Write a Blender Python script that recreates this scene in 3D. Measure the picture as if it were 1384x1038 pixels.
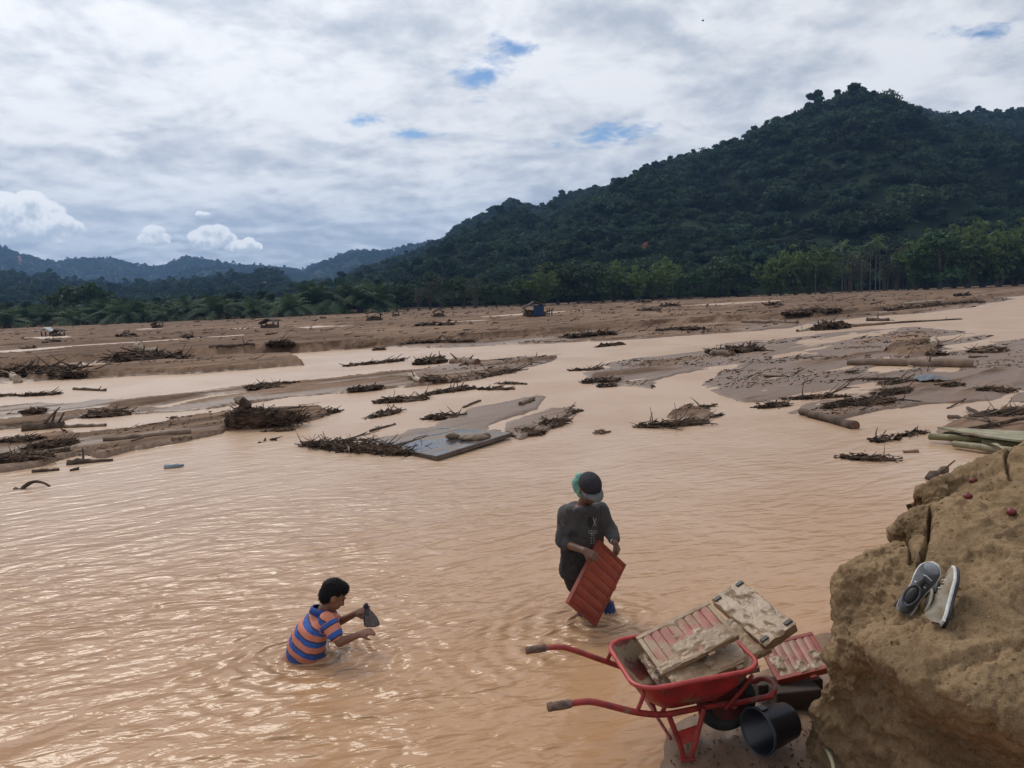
import bpy, bmesh, math, random
import numpy as np
from mathutils import Vector, Matrix
from mathutils.bvhtree import BVHTree

for o in list(bpy.data.objects):
    bpy.data.objects.remove(o)
scene = bpy.context.scene
COL = scene.collection
random.seed(7)

# ------------------------------------------------------------------ camera
CAM_H = 2.75                 # metres above the water
FPX, CX, CY = 1036.0, 692.0, 519.0      # focal length and centre, in photo pixels (1384 wide)
ROLL = math.atan(0.04)
PITCH = math.atan((CY - 402.3) / FPX)
Fw = np.array([0, math.cos(PITCH), -math.sin(PITCH)])
U0 = np.array([0, math.sin(PITCH), math.cos(PITCH)])
R0 = np.array([1.0, 0, 0])
Up = math.cos(ROLL) * U0 + math.sin(ROLL) * R0
Rt = math.cos(ROLL) * R0 - math.sin(ROLL) * U0
CAM = np.array([0, 0, CAM_H])
cam_data = bpy.data.cameras.new('camera')
cam_data.sensor_width = 36.0
cam_data.lens = FPX / 1384.0 * 36.0
cam_data.clip_start = 0.05
cam_data.clip_end = 9000
cam = bpy.data.objects.new('camera', cam_data)
COL.objects.link(cam)
cam.matrix_world = Matrix((
    (Rt[0], Up[0], -Fw[0], CAM[0]),
    (Rt[1], Up[1], -Fw[1], CAM[1]),
    (Rt[2], Up[2], -Fw[2], CAM[2]),
    (0, 0, 0, 1)))
scene.camera = cam

def ray(px, py):
    return Fw + Rt * (px - CX) / FPX - Up * (py - CY) / FPX
def P(px, py, z=0.0):                     # pixel of the photograph -> point on the level z
    d = ray(px, py)
    return CAM + d * ((z - CAM_H) / d[2])
def PD(px, py, y):                        # pixel -> point at distance y
    d = ray(px, py)
    return CAM + d * (y / d[1])

# ------------------------------------------------------------------ light
SUN_EL, SUN_AZ = math.radians(50), math.radians(-32)     # azimuth from +Y, negative = left
sun_dir = Vector((math.sin(SUN_AZ) * math.cos(SUN_EL), math.cos(SUN_AZ) * math.cos(SUN_EL), math.sin(SUN_EL)))
sun_data = bpy.data.lights.new('sun', 'SUN')
sun_data.energy = 1.5
sun_data.angle = math.radians(22)
sun_data.color = (1.0, 0.95, 0.87)
sun = bpy.data.objects.new('sun', sun_data)
COL.objects.link(sun)
sun.rotation_euler = sun_dir.to_track_quat('Z', 'Y').to_euler()

vs = scene.view_settings
vs.view_transform = 'Standard'
vs.look = 'None'
vs.exposure = 0.2
vs.gamma = 1.0
scene.cycles.volume_bounces = 0
scene.cycles.max_bounces = 5
scene.cycles.diffuse_bounces = 3
scene.cycles.glossy_bounces = 3
scene.cycles.adaptive_threshold = 0.025
scene.cycles.volume_step_rate = 4

# ------------------------------------------------------------------ node helpers
class NT:
    def __init__(self, tree):
        self.t = tree
    def n(self, typ, **kw):
        nd = self.t.nodes.new(typ)
        for k, v in kw.items():
            if k.startswith('i_'):
                key = k[2:]
                nd.inputs[int(key) if key.isdigit() else key.replace('_', ' ')].default_value = v
            else:
                setattr(nd, k, v)
        return nd
    def l(self, a, b):
        self.t.links.new(a, b)
    def put(self, sock, v):
        if hasattr(v, 'is_output'):
            self.l(v, sock)
        elif v is not None:
            sock.default_value = v
    def math(self, op, a, b=None, c=None, clamp=False):
        nd = self.n('ShaderNodeMath', operation=op, use_clamp=clamp)
        for i, v in enumerate((a, b, c)):
            if v is not None:
                self.put(nd.inputs[i], v)
        return nd.outputs[0]
    def vmath(self, op, a, b=None, out=0):
        nd = self.n('ShaderNodeVectorMath', operation=op)
        self.put(nd.inputs[0], a)
        if b is not None:
            self.put(nd.inputs[3] if op == 'SCALE' else nd.inputs[1], b)
        return nd.outputs[out]
    def noise(self, vec, scale, detail=4, rough=0.55, dist=0.0, w=None):
        nd = self.n('ShaderNodeTexNoise')
        nd.inputs['Scale'].default_value = scale
        nd.inputs['Detail'].default_value = detail
        nd.inputs['Roughness'].default_value = rough
        nd.inputs['Distortion'].default_value = dist
        if vec is not None:
            self.l(vec, nd.inputs['Vector'])
        return nd.outputs['Fac']
    def smooth(self, v, a, b, x=0.0, y=1.0):
        nd = self.n('ShaderNodeMapRange', interpolation_type='SMOOTHSTEP')
        self.put(nd.inputs[0], v)
        for i, q in enumerate((a, b, x, y)):
            self.put(nd.inputs[i + 1], q)
        return nd.outputs[0]
    def mix(self, f, a, b):
        nd = self.n('ShaderNodeMix', data_type='RGBA')
        self.put(nd.inputs[0], f)
        self.put(nd.inputs[6], a if hasattr(a, 'is_output') else (*a, 1))
        self.put(nd.inputs[7], b if hasattr(b, 'is_output') else (*b, 1))
        return nd.outputs[2]

# ------------------------------------------------------------------ world: Nishita sky behind a broken cloud deck
world = bpy.data.worlds.new('World')
scene.world = world
world.use_nodes = True
N = NT(world.node_tree)
N.t.nodes.clear()
wout = N.n('ShaderNodeOutputWorld')
bg = N.n('ShaderNodeBackground')
N.l(bg.outputs[0], wout.inputs[0])
sky = N.n('ShaderNodeTexSky', sky_type='NISHITA', sun_disc=False)
sky.sun_elevation = SUN_EL
sky.sun_rotation = SUN_AZ
sky_col = N.vmath('SCALE', sky.outputs[0], 0.085)
dirv = N.vmath('NORMALIZE', N.n('ShaderNodeTexCoord').outputs['Generated'])
sep = N.n('ShaderNodeSeparateXYZ')
N.l(dirv, sep.inputs[0])
zz = N.math('ADD', N.math('MAXIMUM', sep.outputs[2], 0.0), 0.20)
comb = N.n('ShaderNodeCombineXYZ')
N.l(N.math('DIVIDE', sep.outputs[0], zz), comb.inputs[0])
N.l(N.math('MULTIPLY', N.math('DIVIDE', sep.outputs[1], zz), 1.0), comb.inputs[1])
plane = comb.outputs[0]
n_big = N.noise(plane, 1.3, 3, 0.5, 0.4)
n_mid = N.noise(N.vmath('ADD', plane, (3.1, 7.7, 0)), 3.0, 9, 0.57, 0.25)
n_lit = N.noise(N.vmath('ADD', plane, (3.1 + 0.035, 7.7 - 0.06, 0)), 3.0, 9, 0.57, 0.25)
n_gap = N.noise(N.vmath('ADD', plane, (9.1, 1.7, 4)), 9.5, 7, 0.62, 0.2)
n_fine = N.noise(N.vmath('MULTIPLY', dirv, (1.0, 1.0, 2.1)), 11.0, 8, 0.60, 0.25)
shade = N.math('ADD', N.math('ADD', N.math('MULTIPLY', n_big, 0.42), N.math('MULTIPLY', n_mid, 0.58)), N.math('ADD', N.math('MULTIPLY', N.math('SUBTRACT', n_fine, 0.5), 0.40), N.math('MULTIPLY', N.math('SUBTRACT', n_gap, 0.5), 0.26)))
# brighter round the veiled sun and thinner towards the horizon
sund = N.vmath('DOT_PRODUCT', dirv, tuple(sun_dir), out=1)
glow = N.math('POWER', N.math('MAXIMUM', sund, 0.0), 6.0)
lowgrey = N.smooth(sep.outputs[2], 0.03, 0.24, 1.0, 0.0)
shade2 = N.math('ADD', shade, N.math('MULTIPLY', glow, 0.12))
shade2 = N.math('SUBTRACT', shade2, N.math('MULTIPLY', lowgrey, 0.09))
shade2 = N.math('ADD', shade2, N.math('MULTIPLY', N.math('SUBTRACT', n_mid, n_lit), 0.5))
cloud_c = N.mix(N.smooth(shade2, 0.27, 0.66), (0.41, 0.45, 0.515), (0.75, 0.76, 0.78))
cloud_c = N.mix(N.math('MULTIPLY', N.smooth(sep.outputs[2], 0.02, 0.19, 1.0, 0.0), 0.62), cloud_c, N.vmath('MULTIPLY', cloud_c, (0.66, 0.76, 0.88)))
gain = N.math('ADD', 1.02, N.math('MULTIPLY', glow, 0.60))
cloud_c = N.vmath('SCALE', cloud_c, gain)

def dir_of(px, py):
    d = ray(px, py)
    return d / np.linalg.norm(d)
def blob(px, py, rx, ry, rot=0.0):        # 1 at a direction, 0 at the rim of an ellipse round it (radii in degrees-like px)
    d = dir_of(px, py)
    e1 = np.cross(d, [0, 0, 1.0]); e1 /= np.linalg.norm(e1)
    e2 = np.cross(e1, d)
    a = e1 * math.cos(rot) + e2 * math.sin(rot)
    b = -e1 * math.sin(rot) + e2 * math.cos(rot)
    u = N.math('MULTIPLY', N.vmath('DOT_PRODUCT', dirv, tuple(a), out=1), FPX / rx)
    v = N.math('MULTIPLY', N.vmath('DOT_PRODUCT', dirv, tuple(b), out=1), FPX / ry)
    front = N.math('GREATER_THAN', N.vmath('DOT_PRODUCT', dirv, tuple(d), out=1), 0.5)
    q = N.math('SQRT', N.math('ADD', N.math('MULTIPLY', u, u), N.math('MULTIPLY', v, v)))
    return N.math('MULTIPLY', N.math('SUBTRACT', 1.0, q, clamp=True), front), v
# gaps of blue between the clouds
gap = None
for g in ((662, 100, 66, 36, 0.2), (838, 180, 105, 22, 0.08), (566, 181, 45, 10, 0), (488, 162, 40, 12, 0.1), (1325, 46, 75, 17, -0.15), (690, 60, 60, 22, -.5)):
    b, _ = blob(*g)
    gap = b if gap is None else N.math('MAXIMUM', gap, b)
thin = N.math('ADD', N.math('MULTIPLY', gap, 0.42), N.math('MULTIPLY', N.math('SUBTRACT', 0.5, n_gap), 0.95))
thin = N.math('ADD', thin, N.math('MULTIPLY', N.math('SUBTRACT', 0.5, n_mid), 0.5))
gapm = N.math('MULTIPLY', N.smooth(thin, 0.10, 0.42), N.smooth(gap, 0.0, 0.15))
col = N.mix(gapm, cloud_c, N.vmath('MULTIPLY', sky_col, (0.62, 0.80, 1.0)))
# heaped clouds low over the left ridge
cn = N.noise(dirv, 26, 6, 0.6)
cn2 = N.noise(dirv, 60, 6, 0.6)
cn3 = N.noise(N.vmath('ADD', dirv, (-0.0035, 0, 0.006)), 60, 6, 0.6)
cn4 = N.noise(N.vmath('ADD', dirv, (-0.008, 0, 0.012)), 26, 6, 0.6)
cum = None
wsum = vsum = None
HEAPS = [  # each heap is a pile of small billows, in photo pixels
    (-25, 300, 40, 34), (5, 282, 26, 22), (28, 290, 30, 26), (42, 274, 20, 17), (62, 292, 26, 20), (80, 302, 20, 14), (98, 306, 14, 9), (20, 308, 46, 20), (60, 310, 44, 16), (-40, 312, 50, 22), (14, 296, 20, 18),
    (207, 316, 15, 12), (199, 323, 12, 9), (217, 322, 13, 9), (209, 327, 20, 6), (214, 312, 9, 7),
    (268, 322, 15, 13), (281, 314, 15, 12), (296, 315, 17, 13), (305, 323, 16, 11), (285, 327, 28, 10), (320, 331, 15, 8), (336, 329, 10, 9), (346, 333, 9, 7), (327, 335, 26, 6),
    (277, 291, 9, 5), (270, 289, 6, 4)]
for g in HEAPS:
    b, v = blob(*g)
    cum = b if cum is None else N.math('MAXIMUM', cum, b)
    w_ = N.math('MULTIPLY', b, b)
    wv = N.math('MULTIPLY', w_, v)
    wsum = w_ if wsum is None else N.math('ADD', wsum, w_)
    vsum = wv if vsum is None else N.math('ADD', vsum, wv)
dens = N.math('ADD', cum, N.math('ADD', N.math('MULTIPLY', N.math('SUBTRACT', cn, 0.5), 0.30), N.math('MULTIPLY', N.math('SUBTRACT', cn2, 0.5), 0.50)))
dens = N.math('MULTIPLY', dens, N.math('GREATER_THAN', cum, 0.0))
cmask = N.smooth(dens, 0.06, 0.24)
lift = N.math('DIVIDE', vsum, N.math('ADD', wsum, 0.02))
cshade = N.math('ADD', N.math('ADD', 0.55, N.math('MULTIPLY', lift, 0.45)), N.math('ADD', N.math('MULTIPLY', N.math('SUBTRACT', cn2, cn3), 0.7), N.math('MULTIPLY', N.math('SUBTRACT', cn2, 0.5), 0.35)))
ccol = N.mix(N.smooth(cshade, 0.30, 0.72), (0.50, 0.56, 0.63), (0.96, 0.965, 0.97))
col = N.mix(N.math('MULTIPLY', cmask, 0.92), col, ccol)
# below the horizon only what the ground would send back
col = N.mix(N.smooth(sep.outputs[2], -0.02, 0.0), (0.16, 0.13, 0.11), col)
N.l(col, bg.inputs[0])
bg.inputs[1].default_value = 1.0

# ------------------------------------------------------------------ numpy noise
def _hash(ix, iy, iz, s):
    h = (ix.astype(np.int64) * 374761393 + iy.astype(np.int64) * 668265263 + iz.astype(np.int64) * 2147483647 + s * 974634777) & 0xFFFFFFFF
    h = ((h ^ (h >> 13)) * 1274126177) & 0xFFFFFFFF
    h = (h ^ (h >> 16)) & 0xFFFFFF
    return h / float(0xFFFFFF)
def vnoise(x, y, z=None, s=0):
    x = np.asarray(x, float); y = np.asarray(y, float)
    z = np.zeros_like(x) if z is None else np.asarray(z, float)
    xi, yi, zi = np.floor(x), np.floor(y), np.floor(z)
    fx, fy, fz = x - xi, y - yi, z - zi
    fx, fy, fz = [f * f * (3 - 2 * f) for f in (fx, fy, fz)]
    def c(a, b, d):
        return _hash(xi + a, yi + b, zi + d, s)
    def pl(d):
        return (c(0, 0, d) * (1 - fx) + c(1, 0, d) * fx) * (1 - fy) + (c(0, 1, d) * (1 - fx) + c(1, 1, d) * fx) * fy
    if not np.any(z):
        return pl(0) * 2 - 1
    return (pl(0) * (1 - fz) + pl(1) * fz) * 2 - 1
def fbm(x, y, z=None, oct=4, s=0, gain=0.5):
    t = 0; a = 1.0; tot = 0
    for k in range(oct):
        t = t + a * vnoise(x * 2 ** k + 17.3 * k, y * 2 ** k - 9.1 * k, None if z is None else z * 2 ** k + 3.3 * k, s + k)
        tot += a; a *= gain
    return t / tot
def sstep(a, b, x):
    t = np.clip((x - a) / (b - a), 0, 1)
    return t * t * (3 - 2 * t)

# ------------------------------------------------------------------ mesh helpers
def link(o, parent=None):
    COL.objects.link(o)
    if parent is not None:
        o.parent = parent
    return o
def tag(o, label=None, cat=None, group=None, kind=None):
    if label: o['label'] = label
    if cat: o['category'] = cat
    if group: o['group'] = group
    if kind: o['kind'] = kind
    return o
def thing(name, label, cat, loc=(0, 0, 0), rz=0.0, group=None):
    o = bpy.data.objects.new(name, None)
    o.empty_display_size = 0.1
    COL.objects.link(o)
    o.location = loc
    o.rotation_euler = (0, 0, rz)
    return tag(o, label, cat, group)
def np_mesh(name, V, Q, smooth=True):
    me = bpy.data.meshes.new(name)
    V = np.asarray(V, np.float32); Q = np.asarray(Q, np.int32)
    me.vertices.add(len(V)); me.vertices.foreach_set('co', V.ravel())
    k = Q.shape[1]
    me.loops.add(Q.size); me.loops.foreach_set('vertex_index', Q.ravel())
    me.polygons.add(len(Q))
    me.polygons.foreach_set('loop_start', np.arange(0, Q.size, k, dtype=np.int32))
    me.polygons.foreach_set('loop_total', np.full(len(Q), k, np.int32))
    me.polygons.foreach_set('use_smooth', np.full(len(Q), smooth))
    me.update(calc_edges=True)
    return me
def grid_quads(r, c):
    i = np.arange(r * c).reshape(r, c)
    return np.stack([i[:-1, :-1], i[:-1, 1:], i[1:, 1:], i[1:, :-1]], -1).reshape(-1, 4)
def frame_of(d):
    d = np.asarray(d, float); d = d / (np.linalg.norm(d) + 1e-12)
    a = np.array([0, 0, 1.0]) if abs(d[2]) < 0.9 else np.array([1.0, 0, 0])
    u = np.cross(a, d); u /= np.linalg.norm(u)
    return u, np.cross(d, u)
class MB:
    def __init__(self):
        self.v = []; self.f = []; self.sm = []
    def add(self, V, Fs, smooth=True):
        b = len(self.v)
        self.v += [tuple(map(float, p)) for p in V]
        for f in Fs:
            self.f.append(tuple(i + b for i in f)); self.sm.append(smooth)
        return self
    def box(self, c, s, M=None, bev=0.0):
        c = np.asarray(c, float); M = np.eye(3) if M is None else np.asarray(M)
        hx, hy, hz = [q / 2 for q in s]
        if bev <= 0:
            V = [c + M @ np.array([x * hx, y * hy, z * hz]) for x in (-1, 1) for y in (-1, 1) for z in (-1, 1)]
            self.add(V, [(0, 1, 3, 2), (4, 6, 7, 5), (0, 4, 5, 1), (2, 3, 7, 6), (0, 2, 6, 4), (1, 5, 7, 3)], False)
        else:
            bm = bmesh.new()
            bmesh.ops.create_cube(bm, size=1.0)
            for v in bm.verts:
                v.co = Vector((v.co.x * s[0], v.co.y * s[1], v.co.z * s[2]))
            bmesh.ops.bevel(bm, geom=bm.edges[:], offset=bev, segments=2, affect='EDGES', profile=0.5)
            bm.verts.index_update()
            self.add([c + M @ np.array(v.co) for v in bm.verts], [[v.index for v in f.verts] for f in bm.faces], False)
            bm.free()
        return self
    def tube(self, pts, rad, seg=8, cap=True, rough=0.0, rng=None, flat=1.0):
        pts = [np.asarray(p, float) for p in pts]
        n = len(pts)
        rad = [rad] * n if np.isscalar(rad) else list(rad)
        V = []; u = None
        for i in range(n):
            d = pts[min(i + 1, n - 1)] - pts[max(i - 1, 0)]
            d = d / (np.linalg.norm(d) + 1e-12)
            if u is None:
                u, w = frame_of(d)
            else:
                u = u - d * (u @ d)
                if np.linalg.norm(u) < 1e-6: u, w = frame_of(d)
                u /= np.linalg.norm(u); w = np.cross(d, u)
            for k in range(seg):
                a = 2 * math.pi * k / seg
                r = rad[i] * (1 + (rng.uniform(-rough, rough) if rng else 0))
                V.append(pts[i] + (u * math.cos(a) + w * math.sin(a) * flat) * r)
        Fs = [(i * seg + k, i * seg + (k + 1) % seg, (i + 1) * seg + (k + 1) % seg, (i + 1) * seg + k) for i in range(n - 1) for k in range(seg)]
        self.add(V, Fs, True)
        if cap:
            self.add(V[:seg], [tuple(range(seg))[::-1]], False)
            self.add(V[-seg:], [tuple(range(seg))], False)
        return self
    def ellipsoid(self, c, r, M=None, nu=14, nv=9):
        c = np.asarray(c, float); M = np.eye(3) if M is None else np.asarray(M)
        V = [c + M @ np.array([0, 0, r[2]])]
        for j in range(1, nv):
            t = math.pi * j / nv
            for i in range(nu):
                p = 2 * math.pi * i / nu
                V.append(c + M @ np.array([r[0] * math.sin(t) * math.cos(p), r[1] * math.sin(t) * math.sin(p), r[2] * math.cos(t)]))
        V.append(c + M @ np.array([0, 0, -r[2]]))
        Fs = [(0, 1 + i, 1 + (i + 1) % nu) for i in range(nu)]
        for j in range(nv - 2):
            a = 1 + j * nu
            Fs += [(a + i, a + nu + i, a + nu + (i + 1) % nu, a + (i + 1) % nu) for i in range(nu)]
        a = 1 + (nv - 2) * nu; e = len(V) - 1
        Fs += [(a + i, e, a + (i + 1) % nu) for i in range(nu)]
        return self.add(V, Fs)
    def loft(self, secs, seg=20, cap=True):          # secs: (centre, half-axis vector u, half-axis vector w)
        V = []
        for c, u, w in secs:
            for k in range(seg):
                a = 2 * math.pi * k / seg
                V.append(np.asarray(c, float) + np.asarray(u) * math.cos(a) + np.asarray(w) * math.sin(a))
        n = len(secs)
        Fs = [(i * seg + k, i * seg + (k + 1) % seg, (i + 1) * seg + (k + 1) % seg, (i + 1) * seg + k) for i in range(n - 1) for k in range(seg)]
        if cap:
            Fs += [tuple(range(seg))[::-1], tuple(range((n - 1) * seg, n * seg))]
        return self.add(V, Fs)
    def capsule(self, p0, r0, p1, r1, seg=12):
        p0 = np.asarray(p0, float); p1 = np.asarray(p1, float)
        d = p1 - p0; L = np.linalg.norm(d); d = d / (L + 1e-9)
        pts = []; rr = []
        for t in (85, 60, 30):
            a = math.radians(t); pts.append(p0 - d * r0 * math.sin(a)); rr.append(r0 * math.cos(a))
        for t in (0, .5, 1):
            pts.append(p0 + d * L * t); rr.append(r0 * (1 - t) + r1 * t)
        for t in (30, 60, 85):
            a = math.radians(t); pts.append(p1 + d * r1 * math.sin(a)); rr.append(r1 * math.cos(a))
        return self.tube(pts, rr, seg)
    def lathe(self, c, ax, prof_, seg=40):
        u, w = frame_of(ax); c = np.asarray(c, float); V = []
        for t, r in prof_:
            for k in range(seg):
                a = 2 * math.pi * k / seg
                V.append(c + np.asarray(ax) * t + (u * math.cos(a) + w * math.sin(a)) * r)
        Fs = [(i * seg + k, i * seg + (k + 1) % seg, (i + 1) * seg + (k + 1) % seg, (i + 1) * seg + k) for i in range(len(prof_) - 1) for k in range(seg)]
        return self.add(V, Fs)
    def mesh(self, name):
        me = bpy.data.meshes.new(name)
        me.from_pydata(self.v, [], self.f)
        me.polygons.foreach_set('use_smooth', self.sm)
        me.update()
        return me
    def build(self, name, mat, parent=None):
        me = self.mesh(name)
        me.materials.append(mat)
        return link(bpy.data.objects.new(name, me), parent)
def obj(name, me, mat, parent=None):
    me.materials.clear(); me.materials.append(mat)
    return link(bpy.data.objects.new(name, me), parent)
def fuse(mb, voxel, smooth=6, name='fused'):       # one continuous skin round overlapping volumes
    me = mb.mesh(name)
    o = bpy.data.objects.new('tmp_fuse', me)
    COL.objects.link(o)
    m = o.modifiers.new('r', 'REMESH'); m.mode = 'VOXEL'; m.voxel_size = voxel; m.use_smooth_shade = True
    if smooth:
        s = o.modifiers.new('s', 'SMOOTH'); s.factor = 0.5; s.iterations = smooth
    dg = bpy.context.evaluated_depsgraph_get()
    dg.update()
    res = bpy.data.meshes.new_from_object(o.evaluated_get(dg))
    bpy.data.objects.remove(o); bpy.data.meshes.remove(me)
    res.name = name
    res.polygons.foreach_set('use_smooth', [True] * len(res.polygons))
    return res
def mesh_co(me):
    a = np.empty(len(me.vertices) * 3, np.float32); me.vertices.foreach_get('co', a)
    return a.reshape(-1, 3).astype(float)
def mesh_set(me, V):
    me.vertices.foreach_set('co', np.asarray(V, np.float32).ravel()); me.update()
def normals_of(me):
    a = np.empty(len(me.vertices) * 3, np.float32); me.vertices.foreach_get('normal', a)
    return a.reshape(-1, 3).astype(float)
def attr(me, name, vals):
    at = me.attributes.new(name, 'FLOAT', 'POINT'); at.data.foreach_set('value', np.asarray(vals, np.float32))

# ------------------------------------------------------------------ materials
MATS = {}
def mat(name, c1, c2=None, scale=8.0, rough=0.7, bump=0.0, bscale=None, detail=5, spec=0.4, coords='Object', metal=0.0, lo=0.35, hi=0.65, mud=None, mud_lo=0.45, mud_hi=0.6, mud_scale=6.0, trans=None, randval=0.0, mudrough=0.75):
    if name in MATS: return MATS[name]
    m = bpy.data.materials.new(name); m.use_nodes = True
    T = NT(m.node_tree)
    bs = m.node_tree.nodes['Principled BSDF']
    bs.inputs['Roughness'].default_value = rough
    bs.inputs['Specular IOR Level'].default_value = spec
    bs.inputs['Metallic'].default_value = metal
    tc = T.n('ShaderNodeTexCoord').outputs[coords]
    c2 = c2 or tuple(x * 0.75 for x in c1)
    n = T.noise(tc, scale, detail, 0.6)
    c = T.mix(T.smooth(n, lo, hi), c1, c2)
    if mud:
        mm = T.smooth(T.noise(T.vmath('ADD', tc, (5.5, 2.2, 8.1)), mud_scale, 6, 0.62, 0.4), mud_lo, mud_hi)
        c = T.mix(mm, c, T.mix(n, mud, tuple(x * 0.7 for x in mud)))
        T.l(T.smooth(mm, 0, 1, rough, mudrough), bs.inputs['Roughness'])
    if randval:
        r = T.n('ShaderNodeObjectInfo').outputs['Random']
        hs = T.n('ShaderNodeHueSaturation')
        T.l(T.smooth(r, 0, 1, 0.5 - 0.045 * randval, 0.5 + 0.03 * randval), hs.inputs['Hue'])
        T.l(T.math('ADD', 1 - 0.45 * randval, T.math('MULTIPLY', T.math('FRACT', T.math('MULTIPLY', r, 7.31)), 0.9 * randval)), hs.inputs['Value'])
        T.l(c, hs.inputs['Color'])
        c = hs.outputs[0]
    T.l(c, bs.inputs['Base Color'])
    if bump:
        b = T.n('ShaderNodeBump'); b.inputs['Strength'].default_value = 1.0; b.inputs['Distance'].default_value = bump
        T.l(T.noise(tc, bscale or scale * 4, 6, 0.65), b.inputs['Height'])
        T.l(b.outputs[0], bs.inputs['Normal'])
    if trans is not None:
        bs.inputs['Transmission Weight'].default_value = 0.0
        tr = T.n('ShaderNodeBsdfTranslucent'); T.l(c, tr.inputs['Color'])
        mx = T.n('ShaderNodeMixShader'); mx.inputs[0].default_value = trans
        T.l(bs.outputs[0], mx.inputs[1]); T.l(tr.outputs[0], mx.inputs[2])
        T.l(mx.outputs[0], m.node_tree.nodes['Material Output'].inputs['Surface'])
    MATS[name] = m
    return m

def sand_material():
    m = bpy.data.materials.new('wet_sand'); m.use_nodes = True
    T = NT(m.node_tree); bs = m.node_tree.nodes['Principled BSDF']
    pos = T.n('ShaderNodeNewGeometry').outputs['Position']
    sp = T.n('ShaderNodeSeparateXYZ'); T.l(pos, sp.inputs[0])
    big = T.noise(pos, 0.05, 4, 0.55)
    m0 = T.n('ShaderNodeMapping'); m0.inputs['Rotation'].default_value = (0, 0, -0.75); T.l(pos, m0.inputs[0])
    mp = T.n('ShaderNodeMapping'); mp.inputs['Scale'].default_value = (0.14, 1.0, 1.0); T.l(m0.outputs[0], mp.inputs[0])
    streak = T.noise(mp.outputs[0], 0.9, 6, 0.62, 0.5)
    fine = T.noise(pos, 14, 6, 0.7)
    dry = T.mix(T.smooth(big, 0.35, 0.65), (0.262, 0.170, 0.114), (0.172, 0.109, 0.072))
    dry = T.mix(T.smooth(streak, 0.42, 0.68), dry, (0.085, 0.051, 0.033))
    m2 = T.n('ShaderNodeMapping'); m2.inputs['Scale'].default_value = (0.10, 1.0, 1.0); T.l(m0.outputs[0], m2.inputs[0])
    streak2 = T.noise(m2.outputs[0], 3.2, 6, 0.66, 0.3)
    dry = T.mix(T.math('MULTIPLY', T.smooth(streak2, 0.50, 0.66), 0.75), dry, (0.065, 0.040, 0.027))
    dry = T.mix(T.smooth(fine, 0.42, 0.72), dry, T.vmath('SCALE', dry, 0.62))
    wetf = T.math('ADD', sp.outputs[2], T.math('MULTIPLY', T.math('SUBTRACT', streak, 0.5), 0.16))
    wet = T.smooth(wetf, 0.03, 0.14, 1.0, 0.0)
    c = T.mix(T.math('MULTIPLY', wet, 0.8), dry, (0.150, 0.088, 0.054))
    T.l(c, bs.inputs['Base Color'])
    T.l(T.smooth(wet, 0, 1, 0.95, 0.44), bs.inputs['Roughness'])
    T.l(T.smooth(wet, 0, 1, 0.08, 0.35), bs.inputs['Specular IOR Level'])
    b = T.n('ShaderNodeBump'); b.inputs['Distance'].default_value = 0.02; b.inputs['Strength'].default_value = 0.8
    T.l(T.math('ADD', T.noise(pos, 9, 6, 0.65), T.math('MULTIPLY', streak, 1.5)), b.inputs['Height'])
    T.l(b.outputs[0], bs.inputs['Normal'])
    return m
M_SAND = sand_material()

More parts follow.
